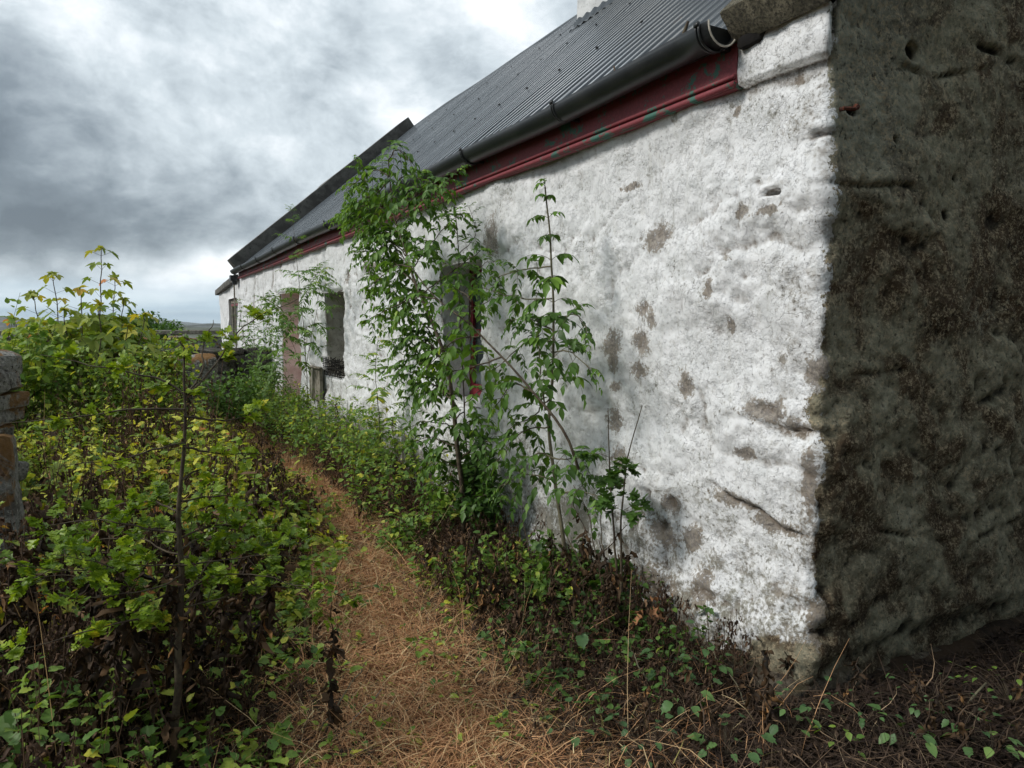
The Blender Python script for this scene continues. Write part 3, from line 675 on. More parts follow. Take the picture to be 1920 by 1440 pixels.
# chimney
v_, f_ = rough_block((5.30, 6.6, 4.6), (6.95, 7.93, 8.3), .012, 71, .08, .03); ch = link('chimney', v_, f_, M_CHIM, cot)
b = MB()
yy = np.arange(6.56, 7.97, .02); x0_ = 5.29; zf = EV + .070 + TAN * (x0_ - W) - .02 + .03
Vf = []; 
for y_ in yy: Vf += [(x0_, y_, zf + .10 + .015 * math.sin(y_ * 37)), (x0_ - .012, y_, zf + .02), (x0_ - .10, y_, zf - .055 + .012 * math.sin(2 * np.pi * y_ / pit))]
b.add(Vf, [(3 * i + k, 3 * i + k + 1, 3 * i + k + 4, 3 * i + k + 3) for i in range(len(yy) - 1) for k in (0, 1)]); b.link('flashing', M_ROOF, ch)
# footing boulders
for k, (a, c_) in enumerate([((W - .14, YC - .04, -.12), (W + .30, YC + .36, .10)), ((W + .22, YC - .05, -.14), (W + .95, YC + .2, .02)), ((W + .9, YC - .03, -.15), (W + 1.7, YC + .2, .0)),
                             ((W - .07, YC + .34, -.15), (W + .2, YC + .95, .09)), ((W - .06, YC + .95, -.15), (W + .2, YC + 1.5, .06))]):
    v_, f_ = rough_block(a, c_, .035, 81 + k, .025, .07); link('footing_stone', v_, f_, M_FOOT, cot)
b = MB(); q = aty(1583, 203, YC - .03); b.tube([q + (0, .08, 0), q, q + (.04, -.015, .0), q + (.055, -.01, .01)], [.007, .008, .008, .013], 7); b.link('iron_hook', M_RUST, cot)

# ------------------------------------------------------------ lean-to shed past the far gable
shed = thing('lean_to_shed', (W, YE + .05, 0), 'small white lean-to at the far end of the cottage, with a see-through window', 'shed')
def shed_wall():
    y0, y1 = YE + .05, 20.1; oy0, oy1, oz0, oz1 = 17.1, 18.5, 1.05, 2.10
    ya = np.unique(np.round(np.concatenate([np.linspace(y0, oy0, 8), np.linspace(oy0, oy1, 16), np.linspace(oy1, y1, 16)]), 4)); zs = np.unique(np.round(np.concatenate([np.linspace(-.05, oz0, 16), np.linspace(oz0, oz1, 16), np.linspace(oz1, 2.3, 5)]), 4))
    A, B = np.meshgrid(ya, zs, indexing='ij'); zt = 2.5 - (A - y0) * .055
    Zs = np.where(B > oz1, oz1 + (B - oz1) / (2.3 - oz1) * (zt - oz1), B)
    hx = .03 * fbm(A / .6, Zs / .4, 501, 3); n = len(zs); id_ = np.arange(A.size).reshape(A.shape)
    V = np.concatenate([np.stack([W - hx, A, Zs], -1).reshape(-1, 3), np.stack([W + .35 + hx * 0, A, Zs], -1).reshape(-1, 3)]); F = []; K = A.size
    for i in range(len(ya) - 1):
        for j in range(n - 1):
            if ya[i] >= oy0 - 1e-6 and ya[i + 1] <= oy1 + 1e-6 and zs[j] >= oz0 - 1e-6 and zs[j + 1] <= oz1 + 1e-6: continue
            q = (id_[i, j], id_[i, j + 1], id_[i + 1, j + 1], id_[i + 1, j]); F += [q, tuple(k + K for k in q[::-1])]
    i0, i1 = np.argmin(abs(ya - oy0)), np.argmin(abs(ya - oy1)); j0, j1 = np.argmin(abs(zs - oz0)), np.argmin(abs(zs - oz1))
    ring = [id_[i, j0] for i in range(i0, i1)] + [id_[i1, j] for j in range(j0, j1)] + [id_[i, j1] for i in range(i1, i0, -1)] + [id_[i0, j] for j in range(j1, j0, -1)]
    for a, c_ in zip(ring, ring[1:] + ring[:1]): F.append((a, c_, c_ + K, a + K))
    e = [id_[-1, j] for j in range(n)]; F += [(a, c_, c_ + K, a + K) for a, c_ in zip(e[:-1], e[1:])]
    link('wall', V, F, M_WALL, shed, attrs={'s': np.full(2 * K, 3.), 'cav': np.zeros(2 * K), 'bare': np.zeros(2 * K)})
    f = MB(); f.box((W + .06, oy0, oz1 - .10), (W + .16, oy1, oz1 + .01)); f.box((W + .065, oy1 - .10, oz0), (W + .155, oy1 + .01, oz1 - .1)); tag(f.link('window_frame', M_WOODG, shed), 'bare wooden frame with a red lintel')
    f = MB(); f.box((W + .04, oy0, oz1 - .17), (W + .10, oy1 - .1, oz1 - .12)); f.link('lintel', M_RED, shed)
    V, F = rough_block((W - .09, y0 - .05, 2.46), (W + .6, 20.45, 2.60), .012, 505, .12, .02); V[:, 2] -= (V[:, 1] - y0) * .055
    link('roof_edge', V, F, M_COPED, shed)
    f = MB(); f.box((W + .36, y0 + .1, 2.40), (XB, y0 + .2, 2.55)); f.link('wall_plate', M_WOODG, shed)
    f = MB(); yb = YE - .1; f.box((W - .19, yb - .09, 2.44), (W - .03, yb + .09, 2.56)); f.tube([(W - .1, yb, 2.44), (W - .1, yb, 2.36)], .05, 8)
    hop = f.link('gutter_hopper', M_PLAST, gut)
    f = MB(); f.tube([(W - .05, YE + .32, 2.4), (W - .05, YE + .30, .0)], .018, 6); f.link('drain_pipe', M_WOODG, shed)
shed_wall()

# ------------------------------------------------------------ stone walls, post, ruin
sw = thing('dry_stone_wall', (-.6, 4.6, 0), 'lichened granite dry-stone wall with orange mossy top stones at the left edge', 'stone wall')
def stones(parent, org, ang_, length, height, depth, seed, name='stone', smat=M_STONE, cap=True, sz=(.22, .42), lay=(.14, .24)):
    r = random.Random(seed); z = -.05; n = 0; Rm = rotz(ang_); body = MB()
    while z < height - .08:
        h = min(r.uniform(*lay), height - z + .03); x = -r.uniform(0, .1)
        top = z + h >= height - .08
        while x < length:
            l = r.uniform(*sz) * (1.2 if top else 1)
            v_, f_ = rough_block((x + .006, -r.uniform(.0, .05), z + .004), (min(x + l, length + .06) - .006, depth + r.uniform(-.04, .06), z + h - .004), min(.075, h * .30), seed * 50 + n, .028, h * .16, None)
            c_ = v_.mean(0); v_ = (v_ - c_) @ (rotx(r.uniform(-.14, .14)) @ roty(r.uniform(-.16, .16)) @ rotz(r.uniform(-.15, .15))).T + c_
            v_ = v_ @ Rm.T + np.array(org)
            if top and cap: link('cap_' + name, v_, f_, smat, parent)
            else: body.add(v_, f_)
            x += l; n += 1
        z += h
    body.link('stonework', smat, parent, True)
stones(sw, (-.50, 4.62, 0), R_(150), 3.4, 1.36, .5, 5, sz=(.14, .34), lay=(.09, .20))
core = MB(); core.box((-.1, 0, 0), (.1, .1, .1))
post = thing('stone_gatepost', (-.62, 4.22, 0), 'upright grey granite gatepost in front of the dry-stone wall', 'gatepost')
v_, f_ = rough_block((-.95, 4.06, -.1), (-.47, 4.34, .97), .03, 601, .04, .03, None); link('post_stone', v_, f_, M_STONE, post)
rw = thing('ruined_stone_wall', (1.6, 13.0, 0), 'dark collapsed stone wall meeting the cottage beside the doorway', 'stone wall')
stones(rw, (.55, 13.0, 0), 0, 1.70, 1.05, .6, 9, 'stone', M_STONED, True, (.25, .5), (.16, .3))
fw_ = thing('boundary_wall', (-4, 22, 0), 'low boundary wall with a flat weathered rail on top, beyond the garden', 'stone wall')
stones(fw_, (-13, 21.6, 0), R_(.5), 16.4, 1.12, .5, 13, 'stone', M_STONE, False, (.3, .7), (.2, .34))
v_, f_ = rough_block((-13, 21.55, 1.22), (3.3, 21.9, 1.34), .02, 603, .25, .03); link('rail', v_, f_, M_WOODG, fw_)
for k, (px_, py_, D_, s_) in enumerate([(300, 668, 9.5, .30), (360, 665, 10, .34), (318, 690, 9, .22), (640 / 1.7, 700, 10.4, .3)]):
    c_ = atd(px_, py_, D_); hz = s_
    v_, f_ = rough_block(c_ - (s_, s_ * .6, c_[2] + .05), c_ + (s_, s_ * .6, .0), .05, 610 + k, .06, s_ * .4)
    tag(link('boulder', v_, f_, M_STONE if k < 2 else M_STONED), ['pale boulder half hidden behind the green bushes', 'grey boulder to the right of the pale one, near the ruined wall', 'low boulder in front of the pale one', 'dark boulder in front of the ruined wall'][k], 'boulder')
#PLANTS
# ------------------------------------------------------------ plants
def tmpl(st, tip=1.0, fold=.18):
    """leaf half outlines: st = [(x on midrib, x of edge, half width)] ; all triangles"""
    V = [(0, 0, 0)]; F = []
    for xm, xe, w_ in st: V += [(xm, 0, 0), (xe, w_, fold * w_ + .02), (xe, -w_, fold * w_ + .02)]
    V.append((tip, 0, 0)); n = len(st); t = len(V) - 1
    F += [(0, 1, 2), (0, 3, 1)]
    for i in range(n - 1):
        a = 1 + 3 * i; b_ = a + 3
        F += [(a, b_, b_ + 1), (a, b_ + 1, a + 1), (a, a + 2, b_ + 2), (a, b_ + 2, b_)]
    a = 1 + 3 * (n - 1); F += [(a, t, a + 1), (a, a + 2, t)]
    return np.array(V, float), np.array(F)
T_OV = tmpl([(.18, .16, .30), (.45, .42, .50), (.75, .72, .32)])
T_LAN = tmpl([(.22, .20, .34), (.5, .48, .5), (.8, .78, .24)], fold=.25)
T_SAW = tmpl([(.10, .12, .28), (.22, .18, .40), (.3, .34, .50), (.42, .38, .44), (.5, .55, .47), (.62, .58, .36), (.7, .76, .34), (.82, .8, .16)], fold=.22)
T_HAW = tmpl([(.18, .16, .10), (.30, .30, .50), (.38, .46, .46), (.42, .42, .16), (.55, .60, .40), (.62, .72, .34), (.68, .68, .14), (.82, .86, .20)], fold=.15)
def palm():
    out = [(0.0, .06), (25, .30), (14, .52), (35, .60), (62, .95)]
    pts = [(-150, .28), (-118, .50), (-95, .30), (-80, .62), (-62, .86), (-52, .56), (-34, .40), (-24, .66), (-12, .76), (0, 1.0), (12, .76), (24, .66), (34, .40), (52, .56), (62, .86), (80, .62), (95, .30), (118, .50), (150, .28)]
    V = [(.02, 0, 0)]
    for a, r in pts: V.append((r * math.cos(R_(a)), r * math.sin(R_(a)), .06 * (1 - abs(math.cos(R_(a * 2.9)))) + .10 * abs(math.sin(R_(a))) - .12 * r * r))
    return np.array(V, float), np.array([(0, i, i + 1) for i in range(1, len(V) - 1)])
T_PALM = palm()
def wither():
    V, F = tmpl([(.10, .08, .16), (.25, .22, .34), (.42, .40, .26), (.6, .58, .36), (.75, .74, .24), (.9, .9, .12)], fold=1.1); V = V.copy()
    V[:, 2] += .22 * np.sin(V[:, 0] * 8); V[:, 1] += .08 * np.sin(V[:, 0] * 11); return V, F
T_WITH = wither()
def unit(v): return v / (np.linalg.norm(v, axis=-1, keepdims=True) + 1e-9)
class Lf:
    def __init__(s): s.V = []; s.F = []; s.T = []; s.n = 0
    def add(s, T, P, D, Nr, L, W_, tint, bend=0):
        P = np.atleast_2d(np.asarray(P, float)); n = len(P); TV, TF = T
        D = unit(np.broadcast_to(D, (n, 3))); Nr = np.broadcast_to(Nr, (n, 3)); S = unit(np.cross(Nr, D)); Nr = np.cross(D, S)
        L, W_, tint, bend = [np.broadcast_to(np.asarray(q, float), (n,)) for q in (L, W_, tint, bend)]
        x, y, z = TV[:, 0], TV[:, 1], TV[:, 2]
        jit = (rng.random((n, len(TV), 3)) - .5) * (L[:, None, None] * .07)
        V = P[:, None] + D[:, None] * (L[:, None] * x)[..., None] + S[:, None] * (W_[:, None] * y)[..., None] + Nr[:, None] * (W_[:, None] * z - bend[:, None] * L[:, None] * x * x)[..., None] + jit
        s.V.append(V.reshape(-1, 3)); s.F.append((TF[None] + (s.n + np.arange(n) * len(TV))[:, None, None]).reshape(-1, 3)); s.T.append(np.repeat(np.clip(tint, 0, 1), len(TV))); s.n += n * len(TV)
    def blades(s, P, D, L, Wd, tint, lift, segs=3):
        """thin curved ribbons"""
        n = len(P); D = unit(D); side = unit(np.cross(D, rng.normal(size=(n, 3)) * .4 + (0, 0, 1))); t = np.linspace(0, 1, segs + 1)
        curl = rng.normal(size=(n, 3)) * .35
        c = P[:, None] + D[:, None] * (L[:, None] * t)[..., None] + curl[:, None] * (L[:, None] * t ** 2)[..., None] - np.array([0, 0, 1.]) * (lift[:, None] * L[:, None] * t ** 2)[..., None]
        wd = (Wd[:, None] * (1 - .75 * t))[..., None]
        V = np.stack([c - side[:, None] * wd, c + side[:, None] * wd], 2).reshape(n, -1, 3)
        k = 2 * (segs + 1); f = np.array([(2 * i, 2 * i + 1, 2 * i + 3) for i in range(segs)] + [(2 * i, 2 * i + 3, 2 * i + 2) for i in range(segs)])
        s.V.append(V.reshape(-1, 3)); s.F.append((f[None] + (s.n + np.arange(n) * k)[:, None, None]).reshape(-1, 3)); s.T.append(np.repeat(np.clip(tint, 0, 1), k)); s.n += n * k
    def tube(s, pts, r0, r1, k=4, tint=.4):
        pts = np.asarray(pts, float); n = len(pts); r = np.linspace(r0, r1, n)
        t = unit(np.gradient(pts, axis=0)); ref = np.array([0, 0, 1.]) if abs(t[:, 2]).mean() < .8 else np.array([1., 0, 0])
        u = unit(np.cross(t, ref)); w_ = np.cross(t, u); a = np.arange(k) / k * 2 * np.pi
        V = pts[:, None] + r[:, None, None] * (np.cos(a)[None, :, None] * u[:, None] + np.sin(a)[None, :, None] * w_[:, None])
        F = []
        for i in range(n - 1):
            for j in range(k):
                a_, b_ = i * k + j, i * k + (j + 1) % k; F += [(a_, b_, b_ + k), (a_, b_ + k, a_ + k)]
        s.V.append(V.reshape(-1, 3)); s.F.append(np.array(F) + s.n); s.T.append(np.full(n * k, tint)); s.n += n * k
    def link(s, name, m, parent=None, smooth=True):
        return link(name, np.concatenate(s.V), np.concatenate(s.F), m, parent, smooth, attrs={'tint': np.concatenate(s.T)})
def spline(pts, n=16, wob=.0, seed=0):
    pts = np.asarray(pts, float); k = len(pts); d = np.r_[0, np.cumsum(np.linalg.norm(np.diff(pts, axis=0), axis=1))]; d /= d[-1]
    P = np.vstack([2 * pts[0] - pts[1], pts, 2 * pts[-1] - pts[-2]]); t = np.linspace(0, 1, n); out = []
    for q in t:
        i = min(np.searchsorted(d, q, 'right') - 1, k - 2); u = (q - d[i]) / (d[i + 1] - d[i] + 1e-9); a, b_, c, e = P[i:i + 4]
        out.append(.5 * ((2 * b_) + (-a + c) * u + (2 * a - 5 * b_ + 4 * c - e) * u * u + (-a + 3 * b_ - 3 * c + e) * u ** 3))
    out = np.array(out)
    if wob: out[1:-1] += np.stack([pn(t * 7, t * 0 + seed * 1.7, 700), pn(t * 7, t * 0 + seed * 1.7, 701), pn(t * 7, t * 0 + seed, 702) * .5], 1)[1:-1] * wob
    return out
rnd = rng.random
def sph(n=None):
    v = rng.normal(size=(n or 1, 3)); v = unit(v); return v if n else v[0]
def compound(lf, st, p, d, L, pairs, ll, lw, droop, tint, T=T_LAN, start=.3, hang=.45, sr=.0018):
    p = np.asarray(p, float); d = unit(np.asarray(d, float)); t = np.linspace(0, 1, 7); Z = np.array([0, 0, 1.])
    q = p + d * (L * t)[:, None] - Z * (droop * L * t ** 2)[:, None]; st.tube(q, sr, sr * .5, 3, .6)
    side = unit(np.cross(Z, d) + 1e-6)
    tt = np.linspace(start, .95, pairs); c = p + d * (L * tt)[:, None] - Z * (droop * L * tt ** 2)[:, None]; fw = unit(d - Z * (2 * droop * tt)[:, None])
    for sg in (-1, 1):
        D = unit(fw * .62 + side * sg - Z * hang + rng.normal(size=(pairs, 3)) * .16); Nn = Z + fw * .3 + rng.normal(size=(pairs, 3)) * .25
        sz = np.sin(np.pi * (.25 + .6 * tt)) * (.85 + .3 * rnd(pairs)); lf.add(T, c, D, Nn, ll * sz, lw * sz, tint + .12 * rng.normal(size=pairs), .12 + .25 * rnd(pairs))
    lf.add(T, q[-1], unit(fw[-1] - Z * hang * .6), Z, ll, lw, tint, .25)
def shoot(lf, st, pts, r0, r1, spec, t0=.15, gap=.09, tint=.5, seed=0, wob=.01, pairs2=True, keep=1.0):
    """a stem with opposite compound leaves along it"""
    c = spline(pts, max(8, len(pts) * 5), wob, seed); st.tube(c, r0, r1, 6); L = np.linalg.norm(np.diff(c, axis=0), axis=1).sum()
    n = max(2, int(L * (1 - t0) / gap)); az = rnd() * 6
    for i in range(n):
        t = t0 + (1 - t0) * (i + .5) / n; x = t * (len(c) - 1); k = min(int(x), len(c) - 2); p = c[k] + (c[k + 1] - c[k]) * (x - k); ax = unit(c[k + 1] - c[k])
        az += 1.57 + rng.normal() * .25; size = (1 - .45 * t ** 3) * (.75 + .4 * rnd())
        for sg in ((0, np.pi) if pairs2 else (0,)):
            if rnd() > keep: continue
            u = unit(np.cross(ax, (.3, .2, .9))); v2 = np.cross(ax, u); rad = u * math.cos(az + sg) + v2 * math.sin(az + sg)
            spec(lf, st, p, unit(rad + ax * (.25 + .5 * t) + (0, 0, .15)), size, tint + .10 * rng.normal())
    for _ in range(2): spec(lf, st, c[-1], unit(unit(c[-1] - c[-2]) + sph() * .7), .5, tint + .25)
def ash(lf, st, p, d, s, ti): compound(lf, st, p, d, (.12 + .07 * rnd()) * s, int(rng.integers(3, 6)), .071 * s, .036 * s, .35 + .3 * rnd(), ti)
def ash_big(lf, st, p, d, s, ti): compound(lf, st, p, d, (.15 + .10 * rnd()) * s, int(rng.integers(3, 5)), .10 * s, .048 * s, .35 + .4 * rnd(), ti, hang=.5)
def rowan(lf, st, p, d, s, ti): compound(lf, st, p, d, .21 * s, 8, .066 * s, .022 * s, .30, ti, start=.2, hang=.35, sr=.0013)
def rowan_xl(lf, st, p, d, s, ti): rowan(lf, st, p, d, s * 1.65, ti)
def small_xl(lf, st, p, d, s, ti): small5(lf, st, p, d, s * 1.5, ti)
def small5(lf, st, p, d, s, ti): compound(lf, st, p, d, .12 * s, 3, .062 * s, .030 * s, .3, ti, start=.3, hang=.3, sr=.0013)
def hawl(lf, st, p, d, s, ti):
    n = rng.integers(4, 7); D = unit(d + sph(n) * .8); lf.add(T_HAW, p + sph(n) * .010, D, np.array([0, 0, 1.]) + sph(n) * .6, (.024 + .018 * rnd(n)) * s, (.028 + .014 * rnd(n)) * s, ti + .16 * rng.normal(size=n), .2 * rnd(n))
def plant_thing(name, base, label, cat, lf, st, mleaf, mbark, group=None):
    t = thing(name, base, label, cat, group); st.link('stem', mbark, t); lf.link('foliage', mleaf, t); return t
def X(l, x0, x1=None):
    n = len(l); x1 = x0 if x1 is None else x1; return np.array([atx(px, py, x0 + (x1 - x0) * i / max(1, n - 1)) for i, (px, py) in enumerate(l)])
def Dp(l, d0, d1=None):
    n = len(l); d1 = d0 if d1 is None else d1; return np.array([atd(px, py, d0 + (d1 - d0) * i / max(1, n - 1)) for i, (px, py) in enumerate(l)])

# --- large ash sapling leaning against the gutter
lf, st = Lf(), Lf()
tr0 = 0; tr = [(872, 1035), (866, 900), (848, 760), (838, 680), (805, 590), (768, 500), (738, 400), (728, 300)]
c = X(tr, 2.0, 1.72); st.tube(spline(c, 30, .012, 3), .020, .004, 7)
br = [([(768, 500), (715, 420), (690, 350), (672, 300)], 1.8, 1.7), ([(750, 440), (800, 380), (858, 318)], 1.8, 1.84), ([(738, 400), (690, 385), (632, 410)], 1.76, 1.66), ([(742, 420), (790, 350), (800, 330)], 1.77, 1.8),
      ([(728, 300), (745, 280), (770, 305)], 1.72, 1.72), ([(790, 545), (720, 480), (668, 470)], 1.84, 1.7), ([(800, 570), (740, 540), (700, 520), (672, 480)], 1.84, 1.72), ([(790, 550), (860, 500), (900, 470)], 1.84, 1.95), ([(770, 510), (830, 430), (870, 400)], 1.8, 1.9),
      ([(838, 680), (770, 620), (715, 590)], 1.88, 1.72), ([(842, 700), (800, 640), (730, 640)], 1.88, 1.75), ([(848, 750), (780, 700), (720, 690)], 1.9, 1.74), ([(838, 680), (870, 600), (920, 560)], 1.88, 2.0),
      ([(760, 480), (720, 440), (650, 400)], 1.8, 1.66), ([(728, 330), (700, 320), (650, 355)], 1.74, 1.66), ([(730, 370), (760, 330), (815, 345)], 1.74, 1.8), ([(852, 800), (800, 790), (770, 800)], 1.93, 1.8), ([(866, 880), (820, 860), (790, 880)], 1.97, 1.85), ([(866, 860), (900, 830), (930, 830)], 1.97, 2.05),
      ([(820, 620), (780, 600), (740, 560)], 1.86, 1.78), ([(852, 790), (890, 740), (930, 720)], 1.93, 2.05), ([(858, 840), (810, 820), (770, 830)], 1.95, 1.82), ([(866, 920), (840, 900), (800, 930)], 1.98, 1.88), ([(868, 960), (900, 930), (940, 930)], 1.98, 2.08), ([(845, 740), (800, 720), (760, 750)], 1.9, 1.8), ([(856, 820), (880, 790), (915, 800)], 1.94, 2.03), ([(838, 690), (790, 680), (750, 660)], 1.88, 1.78), ([(728, 330), (710, 360), (665, 380)], 1.74, 1.68), ([(750, 430), (720, 440), (680, 430)], 1.78, 1.7), ([(768, 500), (790, 470), (810, 460)], 1.8, 1.84)]
for k, (l, a, b_) in enumerate(br): shoot(lf, st, X(l, a, b_), .005, .002, ash, .08, .064, .30 + .22 * rnd(), k, .02, keep=.88)
plant_thing('ash_sapling', c[0], 'tallest leafy ash sapling, its crown reaching over the gutter beside the red framed window', 'sapling', lf, st, M_ASH, M_BARK)
lf, st = Lf(), Lf()
c = X([(1085, 880), (1060, 815), (1000, 735), (940, 670), (880, 608), (820, 560), (770, 500)], 1.95, 1.55); st.tube(spline(c, 24, .006, 5), .0075, .003, 6)
for k, (l, a, b_) in enumerate([([(940, 670), (880, 690), (830, 700)], 1.75, 1.65), ([(880, 608), (880, 560), (850, 540)], 1.68, 1.66), ([(820, 560), (770, 560), (690, 600)], 1.62, 1.5), ([(900, 630), (850, 640), (800, 690)], 1.7, 1.6), ([(770, 500), (740, 500), (690, 540)], 1.56, 1.5), ([(1000, 735), (960, 720), (930, 760)], 1.83, 1.8)]):
    shoot(lf, st, X(l, a, b_), .005, .002, ash, .1, .10, .5, k + 30, .01)
plant_thing('ash_sapling', c[0], 'thin dark ash stem leaning diagonally left across the red framed window', 'sapling', lf, st, M_ASH, M_BARK)
# --- slender upright ash
lf, st = Lf(), Lf()
c = X([(1062, 1045), (1040, 900), (1030, 800), (1036, 700), (1038, 600), (1034, 480), (1022, 350)], 2.08, 1.98)
shoot(lf, st, c, .011, .004, ash_big, .40, .105, .34, 60, .006)
for k, l in enumerate([[(1022, 770), (1012, 680), (1008, 600)], [(1036, 640), (990, 640), (930, 690)], [(1034, 560), (980, 560), (905, 540)], [(1036, 600), (1080, 590), (1100, 620)], [(1030, 800), (980, 810), (930, 870)], [(1032, 860), (1075, 860), (1110, 850)], [(1034, 500), (985, 505), (930, 520)], [(1040, 900), (990, 890), (940, 910)], [(1045, 930), (1080, 920), (1120, 930)], [(1034, 660), (1070, 660), (1105, 690)], [(1036, 620), (1000, 600), (960, 600)], [(1040, 860), (1010, 850), (985, 870)], [(1036, 740), (1000, 780), (960, 800)]]):
    shoot(lf, st, X(l, 2.03, 1.97), .005, .002, ash, .15, .085, .28, 70 + k, .015, keep=.9)
plant_thing('ash_sapling', c[0], 'slender straight ash sapling with drooping tip leaves, standing before bare white wall', 'sapling', lf, st, M_ASH, M_BARKG)
# --- thin vertical stem by the window
lf, st = Lf(), Lf()
c = X([(868, 700), (862, 560), (858, 440), (852, 350)], 2.1, 2.0); c = np.vstack([gnd(880, 985), c]); shoot(lf, st, c, .006, .003, ash, .72, .13, .3, 80, .01, keep=.8)
for k, l in enumerate([[(858, 480), (890, 440), (880, 390)], [(858, 440), (835, 400), (820, 380)], [(862, 560), (900, 500), (930, 490)]]): shoot(lf, st, X(l, 2.1, 2.06), .003, .0015, small5, .2, .08, .35, 85 + k, .01)
plant_thing('elder_sapling', c[0], 'thin vertical dark stem with small leaves rising behind the tall ash to the red fascia', 'sapling', lf, st, M_ASH, M_BARK)
# --- cluster of bare stems with lobed leaves
lf, st = Lf(), Lf()
base = gnd(1168, 1120)
for k, (l, keep) in enumerate([([(1160, 1110), (1148, 960), (1142, 850), (1140, 765)], 1), ([(1165, 1110), (1165, 1000), (1175, 870), (1204, 760)], 1), ([(1135, 1130), (1110, 1000), (1098, 950), (1075, 910)], 0), ([(1150, 1120), (1128, 1010), (1126, 965)], 0), ([(1010, 1080), (985, 1000), (975, 905)], 0), ([(1120, 1120), (1060, 1000), (1045, 940)], 0), ([(1270, 1240), (1268, 1200), (1262, 1165)], 0)]):
    c = X(l, 2.06, 2.12 if k else 2.0); st.tube(spline(c, 14, .006, k), .0065 if k < 2 else .004, .002, 5)
    if keep:
        for q in range(7):
            t = .38 + .32 * rnd(); p = c[0] + 0; x = t * (len(c) - 1); i = int(x); p = c[i] + (c[i + 1] - c[i]) * (x - i); d = unit(np.array([rng.normal() * .6 - .2, rng.normal(), .2])); e = p + d * .10; st.tube([p, (p + e) / 2 + (0, 0, .01), e], .0015, .001, 3)
            hawl(lf, st, e, d, 1.9, .22); hawl(lf, st, (p + e) / 2, d, 1.5, .2)
plant_thing('sapling', base, 'small multi-stemmed sapling with two long bare shoots nearest the white corner', 'sapling', lf, st, M_ASH, M_BARK)
# --- rowans
def rowan_plant(label, stems, x0, x1, gap, t0, seed, sp=rowan, m=M_ROWAN, tint=.5, r=.006, name='rowan_sapling', keep=1):
    lf, st = Lf(), Lf(); b0 = None
    for k, (l, dx_) in enumerate(stems):
        c = X(l, x0 + dx_, x1 + dx_)
        if k == 0: b0 = c[0].copy(); b0[2] = 0
        shoot(lf, st, c, r if k == 0 else r * .6, .002, sp, t0 if k == 0 else .15, gap, tint, seed + k, .015, keep=keep)
    plant_thing(name, b0, label, 'sapling', lf, st, m, M_BARK)
rowan_plant('rowan sapling with comb like leaves between the doorway and the blocked opening', [([(578, 800), (575, 700), (570, 620), (560, 520), (548, 400)], 0), ([(575, 710), (550, 650), (515, 560)], -.05), ([(572, 690), (590, 600), (600, 530)], 0), ([(578, 790), (550, 740), (535, 700)], -.03), ([(572, 640), (540, 590), (500, 560)], -.1), ([(565, 560), (590, 520), (605, 505)], 0)], 2.1, 1.95, .20, .35, 100, rowan_xl, tint=.45, keep=1)
rowan_plant('bright green rowan sapling in front of bare white wall, left of the tall ash', [([(715, 900), (712, 800), (704, 700), (708, 640)], 0), ([(698, 880), (694, 820), (690, 780)], 0)], 2.05, 2.0, .085, .30, 120, rowan_xl, tint=.70)
rowan_plant('bushy small leaved elder in front of the white wall left of the doorway', [([(470, 800), (468, 700), (455, 620), (448, 565)], 0), ([(476, 790), (490, 690), (500, 600), (505, 560)], 0), ([(462, 790), (440, 700), (420, 620)], -.1), ([(480, 790), (470, 720), (478, 640), (470, 590)], 0), ([(488, 780), (505, 720), (520, 670)], .0), ([(470, 760), (455, 700), (470, 610)], .1), ([(495, 790), (512, 700), (515, 640), (530, 600)], 0)], 2.0, 1.9, .085, .1, 140, small_xl, M_ROWAN, .38, .008, 'elder_bush')
